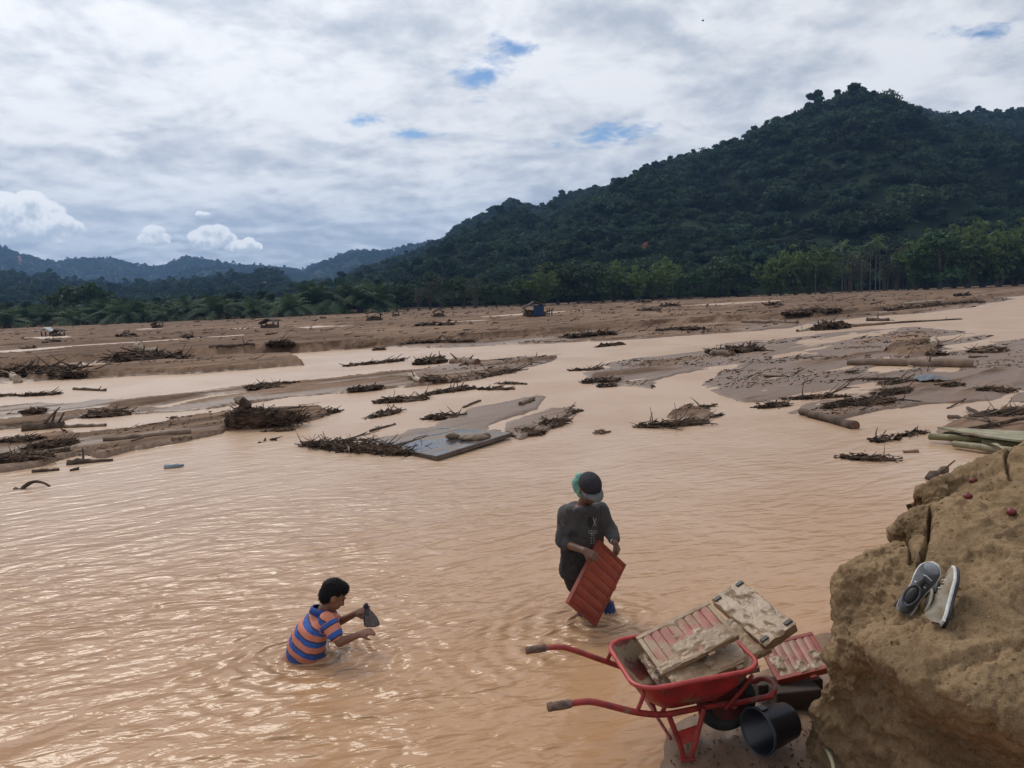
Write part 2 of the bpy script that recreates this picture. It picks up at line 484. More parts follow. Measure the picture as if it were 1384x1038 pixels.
WAKE_BOY, WAKE_MAN = P(428, 884, 0), P(810, 842, 0)
def water_material():
    m = bpy.data.materials.new('muddy_water'); m.use_nodes = True
    T = NT(m.node_tree); bs = m.node_tree.nodes['Principled BSDF']
    pos = T.n('ShaderNodeNewGeometry').outputs['Position']
    big = T.noise(pos, 0.35, 4, 0.55, 0.4)
    c = T.mix(T.smooth(big, 0.35, 0.68), (0.445, 0.308, 0.212), (0.385, 0.245, 0.152))
    sy = T.n('ShaderNodeSeparateXYZ'); T.l(pos, sy.inputs[0])
    c = T.mix(T.smooth(sy.outputs[1], 4.5, 13.0, 0.80, 0.0), c, (0.375, 0.205, 0.098))      # browner and more saturated towards the near end
    T.l(c, bs.inputs['Base Color'])
    bs.inputs['IOR'].default_value = 1.33
    def stretched(rot, sx, sy, sc, det, dist, rough=0.55):
        m0 = T.n('ShaderNodeMapping'); m0.inputs['Rotation'].default_value = (0, 0, rot); T.l(pos, m0.inputs[0])
        mp = T.n('ShaderNodeMapping'); mp.inputs['Scale'].default_value = (sx, sy, 1)
        T.l(m0.outputs[0], mp.inputs[0])
        return T.noise(mp.outputs[0], sc, det, rough, dist)
    sp = T.n('ShaderNodeSeparateXYZ'); T.l(pos, sp.inputs[0])
    a = stretched(-0.66, 0.26, 1.0, 2.8, 1.5, 0.5, 0.45)        # crests running up to the right
    a2 = stretched(-0.35, 0.34, 1.0, 7.0, 2, 0.6, 0.45)
    b = stretched(-0.10, 0.40, 1.0, 6.0, 2, 0.6, 0.45)
    e = stretched(0.4, 0.6, 1.0, 16.0, 2, 0.4, 0.5)
    zone = T.smooth(T.noise(pos, 0.22, 2, 0.5), 0.36, 0.60)
    h = T.math('ADD', T.math('MULTIPLY', a, T.math('ADD', 0.25, T.math('MULTIPLY', zone, 0.75))), T.math('MULTIPLY', b, T.math('SUBTRACT', 0.75, T.math('MULTIPLY', zone, 0.5))))
    h = T.math('ADD', T.math('ADD', h, T.math('MULTIPLY', a2, 0.30)), T.math('MULTIPLY', e, 0.06))
    for wx, wy, amp in ((WAKE_BOY[0], WAKE_BOY[1], .30), (WAKE_MAN[0], WAKE_MAN[1], .34), (WAKE_MAN[0] - .22, WAKE_MAN[1] - .3, .2)):
        dd = T.vmath('LENGTH', T.vmath('MULTIPLY', T.vmath('SUBTRACT', pos, (wx, wy, 0)), (1, 1, 0)), out=1)
        ring = T.math('MULTIPLY', T.math('SINE', T.math('ADD', T.math('MULTIPLY', dd, 34.0), T.math('MULTIPLY', b, 9.0))), T.math('EXPONENT', T.math('MULTIPLY', dd, -2.6)))
        h = T.math('ADD', h, T.math('MULTIPLY', ring, amp))
    lee = T.smooth(T.math('SUBTRACT', sp.outputs[0], T.math('MULTIPLY', sp.outputs[1], 0.05)), -1.2, 1.2, 1.0, 0.48)      # sheltered behind the bank
    h = T.math('MULTIPLY', h, lee)
    bp = T.n('ShaderNodeBump'); T.l(T.smooth(sp.outputs[1], 6.0, 20.0, 1.0, 0.22), bp.inputs['Strength']); bp.inputs['Distance'].default_value = 0.135
    T.l(T.smooth(sp.outputs[1], 5.0, 22.0, 0.21, 0.36), bs.inputs['Roughness'])
    T.l(h, bp.inputs['Height']); T.l(bp.outputs[0], bs.inputs['Normal'])
    return m
M_WATER = water_material()
M_BARK = mat('wet_driftwood', (0.045, 0.031, 0.023), (0.115, 0.08, 0.057), 3.5, 0.85, 0.01, 30, spec=0.25)
M_TANGLE = mat('dark_debris', (0.028, 0.019, 0.014), (0.105, 0.068, 0.046), 3, 0.9, spec=0.15)
M_PALE = mat('pale_driftwood', (0.40, 0.33, 0.25), (0.26, 0.19, 0.13), 5, 0.75, 0.006, 30)
M_LOG = mat('brown_log', (0.21, 0.14, 0.095), (0.13, 0.088, 0.06), 2.5, 0.75, 0.01, 22)
M_CUT = mat('cut_wood', (0.16, 0.075, 0.04), (0.09, 0.045, 0.028), 20, 0.8)
# ------------------------------------------------------------------ ground: mud flats, bars and river bed as one height field
def to_world(pts, z=0.08):
    return np.array([P(x, y, z)[:2] for x, y in pts])
def sdf(poly, X, Y):
    poly = np.asarray(poly)
    d2 = np.full(X.shape, 1e18); ins = np.zeros(X.shape, bool)
    n = len(poly)
    for i in range(n):
        ax, ay = poly[i]; bx, by = poly[(i + 1) % n]
        ex, ey = bx - ax, by - ay
        t = np.clip(((X - ax) * ex + (Y - ay) * ey) / (ex * ex + ey * ey + 1e-12), 0, 1)
        d2 = np.minimum(d2, (X - ax - t * ex) ** 2 + (Y - ay - t * ey) ** 2)
        if ay != by:
            ins ^= ((ay > Y) != (by > Y)) & (X < ex * (Y - ay) / (ey + 1e-15) + ax)
    d = np.sqrt(d2)
    return np.where(ins, d, -d)
FAR = np.array([[900, 700], [-900, 700]])
def low_edge(pts, z):
    w = to_world(pts, z)
    return np.vstack([w, [[900, w[-1][1]]], FAR, [[-900, w[0][1]]]])
BARS = [   # polygon, height, edge width factor, ripple amplitude
    (low_edge([(-60, 520), (60, 512), (160, 505), (240, 500), (330, 494), (405, 490), (400, 483), (320, 480), (440, 471), (500, 468), (600, 468), (700, 463), (830, 459), (960, 450), (1060, 441), (1100, 433), (1170, 427), (1260, 421), (1330, 412), (1384, 398), (1450, 390)], 0.1), 0.07, 0.45, 0.13),
    (low_edge([(-60, 496), (60, 487), (150, 482), (260, 476), (330, 472), (440, 467), (560, 459), (720, 448), (840, 439), (960, 432), (1080, 425), (1180, 417), (1300, 406), (1340, 399), (1450, 389)], 0.35), 0.52, 0.30, 0.12),
    (to_world([(20, 502), (130, 495), (220, 487), (320, 482), (395, 479), (408, 488), (330, 494), (240, 500), (150, 505), (40, 509)], 0.2), 0.30, 0.4, 0.10),
    (to_world([(-60, 553), (130, 537), (280, 525), (430, 513), (520, 503), (640, 489), (700, 481), (752, 479), (745, 483), (712, 493), (640, 510), (570, 518), (520, 523), (460, 530), (400, 533), (330, 543), (280, 549), (210, 557), (110, 563), (60, 571), (-60, 584)], 0.08), 0.07, 0.45, 0.13),
    (to_world([(-60, 597), (90, 582), (130, 584), (180, 577), (240, 567), (310, 558), (340, 555), (300, 582), (262, 590), (230, 600), (180, 609), (140, 618), (100, 616), (60, 626), (0, 636), (-60, 640)], 0.06), 0.09, 0.5, 0.08),
    (to_world([(295, 580), (330, 560), (380, 552), (440, 550), (458, 556), (440, 562), (390, 573)], 0.05), 0.12, 0.5, 0.04),
    (to_world([(770, 501), (830, 486), (890, 475), (980, 463), (1080, 455), (1150, 447), (1240, 440), (1384, 455), (1470, 455), (1470, 545), (1340, 541), (1250, 546), (1200, 552), (1130, 563), (1040, 552), (1090, 540), (1000, 541), (965, 533), (930, 521), (960, 505), (1000, 492), (900, 510), (893, 526), (840, 522), (790, 520)], 0.04), 0.0, 0.5, 0.10),
    (to_world([(788, 519), (840, 521), (895, 525), (888, 514), (960, 496), (1040, 482), (1045, 470), (960, 478), (880, 488), (820, 500), (785, 505)], 0.06), 0.05, 0.6, 0.11),
    (to_world([(1190, 475), (1205, 458), (1250, 452), (1280, 462), (1275, 476), (1230, 480)], 0.1), 0.26, 0.8, 0.05),
    (to_world([(1120, 505), (1200, 497), (1330, 500), (1400, 495), (1400, 525), (1300, 530), (1200, 530), (1130, 520)], 0.06), 0.03, 0.8, 0.11),
    (to_world([(888, 564), (905, 551), (940, 545), (978, 560), (960, 568), (920, 566)], 0.04), 0.09, 0.5, 0.05),
    (to_world([(682, 570), (740, 557), (782, 545), (780, 558), (745, 573), (700, 592), (680, 582)], 0.04), 0.08, 0.6, 0.06),
    (to_world([(590, 575), (640, 552), (690, 540), (730, 536), (720, 552), (690, 565), (640, 582)], 0.02), 0.03, 0.8, 0.07),
    (to_world([(500, 594), (560, 580), (640, 572), (690, 580), (640, 592), (560, 600)], 0.02), 0.02, 0.8, 0.05),
    (to_world([(1255, 580), (1310, 560), (1384, 548), (1480, 548), (1480, 640), (1384, 612), (1290, 598)], 0.05), 0.08, 0.8, 0.07),
]
PUDDLES = [(to_world(p, 0.5), 0.5) for p in (
    [(-40, 477), (110, 466), (210, 460), (330, 452), (330, 454), (210, 463), (110, 469), (-40, 481)],
    [(385, 444), (430, 440), (490, 440), (480, 442.5), (420, 445)],
    [(560, 437), (640, 433), (690, 431), (640, 436)],
    [(20, 457), (90, 453), (120, 456), (60, 460)], [(600, 432), (700, 424), (800, 418), (800, 420), (700, 428)], [(250, 448), (330, 443), (390, 441), (330, 446)], [(880, 416), (980, 409), (1060, 405), (1060, 408), (980, 413)], [(100, 449), (200, 444), (260, 442), (200, 447)])] + [(to_world(p, 0.08), 0.0) for p in (
    [(96, 492), (130, 488), (208, 487.5), (208, 491), (130, 493.5)],
    [(150, 553), (220, 543), (280, 532), (350, 525), (350, 529), (280, 538.5), (220, 550)],
    [(-40, 566), (60, 556), (150, 546), (150, 551), (60, 561), (-40, 572)])]
NEAR = to_world([(860, 1075), (872, 1030), (890, 992), (905, 968), (950, 945), (1000, 905), (1040, 868), (1090, 846), (1150, 835), (1500, 800), (1700, 1100), (1300, 1500), (900, 1300)], 0.06)
def ground_height(X, Y):
    X = np.asarray(X, float); Y = np.asarray(Y, float)
    shp = X.shape
    X = X.ravel(); Y = Y.ravel()
    sc = np.clip(0.012 * Y, 0.10, 1.0)
    wob = fbm(X / (sc * 9), Y / (sc * 9), oct=4, s=3) * sc * 2.2
    t_ = .72 * X + .69 * Y; n_ = -.69 * X + .72 * Y          # along and across the flow
    rip = fbm(t_ * .10, n_ * .75, oct=5, s=11, gain=0.62) * 1.5
    rip2 = fbm(t_ * .5, n_ * 1.8, oct=4, s=12) + .5 * sstep(-.05, .05, fbm(t_ * .16, n_ * .5, oct=3, s=14))
    wob = wob + fbm(t_ / (sc * 5), n_ / (sc * 1.6), oct=4, s=4) * sc * 1.3
    h = np.full(X.shape, -0.35)
    for poly, hb, wf, amp in BARS:
        d = sdf(poly, X, Y) + wob
        w = sc * wf
        top = hb + amp * (0.7 * rip + 0.5 * rip2) + np.clip(d * 0.004, 0, 0.15)
        h = np.maximum(h, -0.35 + (top + 0.35) * sstep(-w, w, d))
    for p, zp in PUDDLES:
        d = sdf(p, X, Y) + wob * 0.35
        k = sstep(-sc * 0.6, sc * 0.5, d)
        h = h * (1 - k) + (zp - 0.05) * k
    d = sdf(NEAR, X, Y) + fbm(X * 2.2, Y * 2.2, oct=3, s=21) * 0.14
    k = sstep(-0.28, 0.22, d)
    top = 0.085 + 0.035 * fbm(X * 4, Y * 4, oct=4, s=22) + 0.012 * fbm(X * 18, Y * 18, oct=3, s=25)
    h = np.maximum(h, -0.35 + (top + 0.35) * k)
    return h.reshape(shp)
nr, nc = 620, 620
yy = 0.8 + np.exp(np.linspace(math.log(1.6), math.log(320), nr)) - 1.2
uu = np.linspace(-1.05, 1.05, nc)
YY = np.repeat(yy[:, None], nc, 1)
XX = uu[None, :] * (YY + 2.0)
ZZ = ground_height(XX, YY)
terrain = obj('ground', np_mesh('ground', np.stack([XX, YY, ZZ], -1).reshape(-1, 3), grid_quads(nr, nc)), M_SAND)
tag(terrain, 'brown wet sand flats, bars and river bed', kind='structure')
plain = MB(); plain.add([(-3400, -150, -0.6), (3400, -150, -0.6), (3400, 3150, -0.6), (-3400, 3150, -0.6)], [(0, 1, 2, 3)])
tag(plain.build('valley_floor', mat('valley_soil', (0.10, 0.09, 0.05), (0.06, 0.07, 0.035), 0.02, 0.9)), 'valley floor under the far woods', kind='structure')
wm = MB(); wm.add([(-160, -12, 0), (160, -12, 0), (160, 150, 0), (-160, 150, 0)], [(0, 1, 2, 3)])
tag(wm.build('river_water', M_WATER), 'shallow brown flood water', kind='structure')
for p, zp in PUDDLES:
    if zp > .2:
        c = p.mean(0); q = c + (p - c) * 1.25; mb = MB()
        mb.add([(a, b, zp) for a, b in q], [tuple(range(len(q)))])
        tag(mb.build('puddle_water', M_WATER), 'thin sheet of standing water on the far flat', kind='structure')
def G(px, py, dz=0.0):                    # pixel -> where the sight line meets sand or water
    d = ray(px, py)
    ts = np.exp(np.linspace(math.log(2.0), math.log(320), 700)) / d[1]
    pts = CAM[None] + d[None] * ts[:, None]
    hh = np.maximum(ground_height(pts[:, 0], pts[:, 1]), 0.0)
    k = np.argmax(pts[:, 2] <= hh)
    if pts[k, 2] > hh[k]: return P(px, py, 0.3)
    p = pts[k].copy(); p[2] = hh[k] + dz
    return p

# ------------------------------------------------------------------ hills
def prof(px, pts):
    return np.interp(px, [p[0] for p in pts], [p[1] for p in pts])
SCARS = []
def hill(name, label, ridge, dist, foot, spur, seed, x0, x1, treeh, scars=(), nu=170, nv=80, power=0.85):
    """ridge: photo pixels of the canopy line; dist / foot: metres to the ridge and to the foot at pixel x"""
    pxs = np.linspace(x0, x1, nu)
    V = np.zeros((nv, nu, 3)); scar = np.zeros((nv, nu))
    for j, px in enumerate(pxs):
        Rr, r0 = prof(px, dist), prof(px, foot)
        top = PD(px, prof(px, ridge), Rr)
        zr = top[2] - treeh
        az = top[0] / top[1]
        for i in range(nv):
            t = i / (nv - 1) * 1.35
            y = r0 + (Rr - r0) * t
            x = az * y
            if t <= 1:
                z = zr * (t ** power)
            else:
                z = zr * (1 - (t - 1) * 1.4)
            V[i, j] = (x, y, z)
    m = np.clip(V[..., 2] / (V[..., 2].max() + 1e-6), 0, 1)
    t = np.linspace(0, 1.35, nv)[:, None]
    env = np.clip(np.sin(np.clip(t, 0, 1) * math.pi), 0, 1)
    n = fbm(V[..., 0] / spur, V[..., 1] / (spur * 1.6), oct=4, s=seed)
    ridged = 1 - 2 * np.abs(fbm(V[..., 0] / (spur * 0.9), V[..., 1] / (spur * 2.2), oct=3, s=seed + 9))
    V[..., 2] += env * (n * 0.18 + (ridged - 0.45) * 0.24) * np.maximum(V[..., 2].max(0, keepdims=True), 5)
    V[..., 2] -= 1.0
    for (sx, sy, sw, sh) in scars:
        d = V - CAM
        w = d @ Fw
        qx = CX + FPX * (d @ Rt) / w; qy = CY - FPX * (d @ Up) / w
        scar = np.maximum(scar, np.clip(1.5 - np.hypot((qx - sx) / sw, (qy - sy) / sh), 0, 1))
    me = np_mesh(name, V.reshape(-1, 3), grid_quads(nv, nu))
    attr(me, 'scar', scar.ravel())
    o = obj(name, me, M_HILL)
    tag(o, label, kind='structure')
    return V, scar
def hill_material():
    m = bpy.data.materials.new('hill_soil'); m.use_nodes = True
    T = NT(m.node_tree); bs = m.node_tree.nodes['Principled BSDF']
    at = T.n('ShaderNodeAttribute', attribute_name='scar').outputs['Fac']
    pos = T.n('ShaderNodeNewGeometry').outputs['Position']
    n = T.noise(pos, 0.06, 6, 0.65)
    g = T.mix(n, (0.008, 0.014, 0.007), (0.016, 0.026, 0.012))
    k = T.smooth(T.math('ADD', at, T.math('MULTIPLY', T.math('SUBTRACT', n, 0.5), 0.7)), 0.35, 0.6)
    T.l(T.mix(k, g, (0.17, 0.075, 0.042)), bs.inputs['Base Color'])
    bs.inputs['Roughness'].default_value = 0.95
    bs.inputs['Specular IOR Level'].default_value = 0.1
    return m
M_HILL = hill_material()
RIDGE_R = [(330, 402), (380, 395), (430, 381), (480, 362), (520, 346), (560, 333), (600, 316), (620, 298), (650, 281), (690, 264), (712, 268), (732, 279), (750, 262), (800, 248), (850, 233), (900, 216), (950, 203), (1000, 196), (1050, 172), (1100, 149), (1150, 131), (1180, 123), (1220, 130), (1260, 143), (1300, 146), (1350, 153), (1420, 158), (1600, 200), (1800, 260)]
RIDGE_L = [(-300, 300), (-100, 310), (0, 329), (30, 340), (70, 352), (100, 347), (150, 344), (180, 352), (215, 357), (250, 342), (290, 348), (320, 355), (350, 354), (380, 357), (410, 360), (440, 347), (480, 334), (520, 334), (560, 325), (620, 318), (700, 315)]
RIDGE_M = [(-300, 366), (0, 362), (60, 365), (100, 372), (160, 377), (210, 374), (250, 371), (300, 366), (340, 363), (372, 360), (385, 373), (400, 386), (440, 396), (500, 402)]
V1, S1 = hill('hill', 'steep forested hill rising on the right', RIDGE_R, [(330, 640), (600, 820), (1000, 700), (1800, 620)], [(330, 330), (600, 250), (1000, 215), (1800, 220)], 130, 31, 330, 1800, 13.0, [(876, 338, 9, 13), (1206, 327, 7, 6), (838, 262, 3, 12)])
V2, S2 = hill('hill', 'far blue forested ridge on the left', RIDGE_L, [(-300, 2300), (400, 2300), (700, 1700)], [(-300, 1300), (700, 1100)], 330, 47, -300, 700, 12, [(25, 350, 5, 6)], nu=140, nv=50)
V3, S3 = hill('hill', 'low wooded rise in front of the far ridge', RIDGE_M, [(-300, 900), (500, 820)], [(-300, 420), (500, 400)], 160, 57, -300, 500, 10, [(40, 376, 11, 7), (20, 384, 6, 6), (427, 388, 12, 6), (360, 387, 7, 7)], nu=140, nv=50)

# ------------------------------------------------------------------ crowns, palms
def leaf_cloud(lobes, n, size, rng, droop=0.0, shell=0.35):
    V = []; Q = []
    for k in range(n):
        c, r = lobes[rng.integers(len(lobes))]
        d = rng.normal(size=3); d[2] = abs(d[2]) * 0.8 + d[2] * 0.2; d /= np.linalg.norm(d)
        p = np.asarray(c) + d * np.asarray(r) * (1 - shell * rng.random() ** 2)
        nrm = d * 0.7 + rng.normal(size=3) * 0.65
        u, w = frame_of(nrm)
        a = rng.random() * 6.28
        u, w = u * math.cos(a) + w * math.sin(a), w * math.cos(a) - u * math.sin(a)
        s = size * rng.uniform(0.6, 1.3)
        b = len(V)
        V += [p - u * s, p + w * s * 0.55 + u * s * .1, p + u * s - np.array([0, 0, droop * s]), p - w * s * 0.55 - u * s * .1]
        Q.append((b, b + 1, b + 2, b + 3))
    return V, Q
def crown_lobes(rng, rx, rz, n, flat=0.6):
    L = []
    for k in range(n):
        a = rng.random() * 6.28; q = math.sqrt(rng.random()) * 0.72
        z = rz * (0.25 + 0.6 * rng.random() * (1 - q * 0.6))
        r = rx * rng.uniform(0.28, 0.46)
        L.append((np.array([math.cos(a) * q * rx, math.sin(a) * q * rx, z + rz * 0.35]), np.array([r, r, r * flat])))
    return L
M_LEAF_HILL = mat('hill_foliage', (0.042, 0.070, 0.036), (0.020, 0.040, 0.024), 0.5, 0.8, spec=0.15, trans=0.25, randval=1.0)
M_LEAF_BAMBOO = mat('bamboo_foliage', (0.105, 0.150, 0.045), (0.060, 0.098, 0.030), 0.6, 0.7, spec=0.2, trans=0.3, randval=0.5)
M_LEAF_DARK = mat('broadleaf_foliage', (0.045, 0.075, 0.028), (0.028, 0.05, 0.02), 0.6, 0.7, spec=0.2, trans=0.25, randval=0.6)
M_LEAF_PALM = mat('palm_foliage', (0.050, 0.088, 0.036), (0.032, 0.060, 0.026), 0.8, 0.7, spec=0.15, trans=0.2, randval=0.5)
M_LEAF_DRY = mat('bare_scrub', (0.085, 0.085, 0.05), (0.06, 0.06, 0.038), 0.8, 0.8, spec=0.1, trans=0.2, randval=0.5)
M_TRUNK = mat('tree_bark', (0.10, 0.08, 0.06), (0.06, 0.05, 0.038), 2.0, 0.9)
M_TRUNK_PALE = mat('pale_palm_bark', (0.095, 0.085, 0.065), (0.06, 0.054, 0.043), 3.0, 0.9)

lib = bpy.data.collections.new('crown_library')         # source shapes for the forest mass
for k in range(7):
    rng = np.random.default_rng(100 + k)
    rx = [5.8, 4.3, 7.4, 3.4, 5.0, 3.0, 6.2][k]; rz = [6, 6.5, 4.5, 7.5, 5, 8, 4][k]
    V, Q = leaf_cloud(crown_lobes(rng, rx, rz, [16, 9, 22, 8, 12, 7, 15][k], 0.7), 1000, 0.52, rng, shell=.55)
    mb = MB(); mb.add(V, Q)
    me = mb.mesh('crown'); me.materials.append(M_LEAF_HILL)
    lib.objects.link(bpy.data.objects.new('crown_%d' % k, me))

def scatter_group(name):
    ng = bpy.data.node_groups.new(name, 'GeometryNodeTree')
    ng.interface.new_socket('Geometry', in_out='INPUT', socket_type='NodeSocketGeometry')
    ng.interface.new_socket('Geometry', in_out='OUTPUT', socket_type='NodeSocketGeometry')
    T = NT(ng)
    gi, go = T.n('NodeGroupInput'), T.n('NodeGroupOutput')
    ci = T.n('GeometryNodeCollectionInfo'); ci.inputs['Collection'].default_value = lib
    ci.inputs['Separate Children'].default_value = True; ci.inputs['Reset Children'].default_value = True
    ip = T.n('GeometryNodeInstanceOnPoints'); ip.inputs['Pick Instance'].default_value = True
    na = T.n('GeometryNodeInputNamedAttribute', data_type='FLOAT'); na.inputs['Name'].default_value = 'size'
    nr_ = T.n('GeometryNodeInputNamedAttribute', data_type='FLOAT'); nr_.inputs['Name'].default_value = 'turn'
    ni = T.n('GeometryNodeInputNamedAttribute', data_type='FLOAT'); ni.inputs['Name'].default_value = 'pick'
    cx = T.n('ShaderNodeCombineXYZ'); T.l(nr_.outputs[0], cx.inputs[2])
    er = T.n('FunctionNodeEulerToRotation'); T.l(cx.outputs[0], er.inputs[0])
    fi = T.n('FunctionNodeFloatToInt'); T.l(ni.outputs[0], fi.inputs[0])
    T.l(gi.outputs[0], ip.inputs['Points']); T.l(ci.outputs[0], ip.inputs['Instance'])
    T.l(fi.outputs[0], ip.inputs['Instance Index']); T.l(er.outputs[0], ip.inputs['Rotation']); T.l(na.outputs[0], ip.inputs['Scale'])
    T.l(ip.outputs[0], go.inputs[0])
    return ng
NG = scatter_group('forest_scatter')
def forest(name, label, V, S, spacing, scale, seed, tmax=1.12, tmin=0.0, keep=1.0):
    rng = np.random.default_rng(seed)
    nv, nu = V.shape[:2]
    A = V[:-1, :-1]; B = V[1:, :-1]; Cc = V[:-1, 1:]
    area = np.linalg.norm(np.cross(B - A, Cc - A), axis=-1)
    t = np.linspace(0, 1.35, nv)[:-1]
    area = area * ((t <= tmax) & (t >= tmin))[:, None]
    cnt = rng.poisson(area / spacing ** 2 * keep)
    pts = []
    for i, j in zip(*np.nonzero(cnt)):
        for _ in range(cnt[i, j]):
            a, b = rng.random(2)
            p = V[i, j] * (1 - a) * (1 - b) + V[i + 1, j] * a * (1 - b) + V[i, j + 1] * (1 - a) * b + V[i + 1, j + 1] * a * b
            if S[i, j] > 0.45 + rng.normal() * 0.12: continue
            pts.append(p)
    pts = np.array(pts)
    me = bpy.data.meshes.new(name)
    me.vertices.add(len(pts)); me.vertices.foreach_set('co', pts.astype(np.float32).ravel())
    # clumps of tall and low growth
    big = fbm(pts[:, 0] / 60, pts[:, 1] / 60, oct=2, s=seed)
    size_ = (0.82 + 0.38 * big + rng.normal(size=len(pts)) * 0.24 + 0.55 * (rng.random(len(pts)) > 0.94)).clip(0.5, 1.9) * scale
    pts[:, 2] -= 1.5 * size_; me.vertices.foreach_set('co', pts.astype(np.float32).ravel())
    attr(me, 'size', size_)
    attr(me, 'turn', rng.random(len(pts)) * 6.28)
    attr(me, 'pick', rng.integers(0, 7, len(pts)))
    o = link(bpy.data.objects.new(name, me))
    o.modifiers.new('scatter', 'NODES').node_group = NG
    return tag(o, label, 'forest', kind='stuff')
forest('hillside_forest', 'dense dark green forest covering the hill on the right', V1, S1, 5.4, 1.06, 1)
forest('ridge_forest', 'blue-green forest on the far ridge', V2, S2, 13.0, 1.25, 2, tmin=0.1)
forest('rise_forest', 'dark forest on the low rise before the far ridge', V3, S3, 8.0, 1.05, 3)

def tree_meshes(kind, seed):
    rng = np.random.default_rng(seed)
    tr = MB()
    if kind == 'bamboo':
        H = 11
        lob = []
        for k in range(26):
            a = rng.random() * 6.28; q = rng.random() ** 0.6
            hgt = H * (1 - 0.45 * q) * rng.uniform(0.8, 1.0)
            x, y = math.cos(a) * 4.2 * q, math.sin(a) * 4.2 * q
            for t in (0.25, 0.45, 0.65, 0.85, 1.0):
                lob.append((np.array([x * t ** 1.5 * 1.1, y * t ** 1.5 * 1.1, hgt * t]), np.array([1.1, 1.1, 1.0]) * rng.uniform(0.6, 1.1)))
            tr.tube([(x * .1, y * .1, 0), (x * .3, y * .3, hgt * .5), (x * .9, y * .9, hgt * .95)], [.08, .06, .02], 5)
        V, Q = leaf_cloud(lob, 1900, 0.42, rng, droop=0.5, shell=0.9)
    elif kind == 'bare':
        lob = []
        for k in range(9):
            a = rng.random() * 6.28; q = rng.random()
            x, y = math.cos(a) * 2.2 * q, math.sin(a) * 2.2 * q; h = rng.uniform(5, 8)
            tr.tube([(x * .4, y * .4, 0), (x * .6, y * .6, h * .5), (x, y, h)], [.09, .06, .02], 5)
            for t in (.55, .7, .85, 1): lob.append((np.array([x, y, h * t]), np.array([.9, .9, .8])))
        V, Q = leaf_cloud(lob, 420, 0.28, rng, shell=0.9)
    else:
        H = 3.0
        tr.tube([(0, 0, -.3), (0.1, 0, H * .45), (0.0, 0.1, H)], [.32, .24, .14], 8)
        lob = crown_lobes(rng, 4.2, 6.5, 15, 0.8)
        for c, r in lob[:8]:
            tr.tube([(0.05, 0, H * .5), (c[0] * .5, c[1] * .5, H * .5 + c[2] * .4), c + np.array([0, 0, 1.0])], [.13, .08, .03], 5)
        lob = [(c + np.array([0, 0, .2]), r) for c, r in lob] + [(np.array([rng.uniform(-3, 3), rng.uniform(-3, 3), rng.uniform(.4, 2.4)]), np.array([1.3, 1.3, 1.1])) for _ in range(7)]
        V, Q = leaf_cloud(lob, 1300, 0.42, rng, shell=0.6)
    cr = MB(); cr.add(V, Q)
    return tr.mesh('trunk'), cr.mesh('crown')
def palm_meshes(kind, seed):
    rng = np.random.default_rng(seed)
    tr = MB(); cr = MB()
    if kind == 'oil':
        h, nf, L = 0.7, 34, 4.0
        tr.tube([(0, 0, -.3), (0, 0, h * .5), (0, 0, h)], [.32, .30, .25], 8, rough=.1, rng=random)
    else:
        h, nf, L = rng.uniform(8.0, 9.5), 15, 2.7
        dx = rng.uniform(-.3, .3)
        tr.tube([(0, 0, -.3), (dx * .4, 0, h * .5), (dx, 0, h)], [.11, .085, .07], 7)
    x0 = 0 if kind == 'oil' else dx
    for k in range(nf):
        a = 2.4 * k + rng.uniform(-.2, .2); el = rng.uniform(-.05, 1.35) if kind == 'oil' else rng.uniform(.0, 1.2)
        pts = []
        for i in range(8):
            t = i / 7
            r = L * t * math.cos(el) * (1 - .12 * t); z = h + L * (t * math.sin(el) - (0.62 if kind == 'oil' else .55) * t * t * math.cos(el * .6))
            pts.append(np.array([x0 + math.cos(a) * r, math.sin(a) * r, z]))
        tv = np.array([-math.sin(a), math.cos(a), 0])
        for i in range(1, 8):
            d = pts[i] - pts[i - 1]
            for s in (-1, 1):
                for q in (0, .5):
                    b = pts[i - 1] + d * q
                    ll = (.75 if kind == 'oil' else .5) * (1 - .5 * (i / 7)) * rng.uniform(.8, 1.1)
                    tip = b + tv * s * ll + d * .7 + np.array([0, 0, -.3 * ll])
                    wv = d * .28
                    cr.add([b, b + wv, tip + wv * .3, tip], [(0, 1, 2, 3)])
    return tr.mesh('trunk'), cr.mesh('crown')
TREES = {
    'bamboo': [tree_meshes('bamboo', s) for s in (1, 2, 3)],
    'broad': [tree_meshes('broad', s) for s in (4, 5, 6, 7)],
    'bare': [tree_meshes('bare', s) for s in (8, 9)],
    'oil': [palm_meshes('oil', s) for s in (11, 12, 13)],
    'areca': [palm_meshes('areca', s) for s in (14, 15, 16)]}
TM = {'bamboo': (M_TRUNK, M_LEAF_BAMBOO), 'broad': (M_TRUNK, M_LEAF_DARK), 'bare': (M_TRUNK, M_LEAF_DRY), 'oil': (M_TRUNK, M_LEAF_PALM), 'areca': (M_TRUNK_PALE, mat('areca_foliage', (.10, .145, .048), (.06, .095, .032), .8, .6, spec=.2, trans=.25, randval=.4))}
for k, lst in TREES.items():
    for a, b in lst:
        a.materials.append(TM[k][0]); b.materials.append(TM[k][1])
NAMES = {'bamboo': 'bamboo_clump', 'broad': 'broadleaf_tree', 'bare': 'leafless_tree', 'oil': 'oil_palm', 'areca': 'areca_palm'}
CATS = {'bamboo': 'bamboo', 'broad': 'tree', 'bare': 'tree', 'oil': 'palm', 'areca': 'palm'}
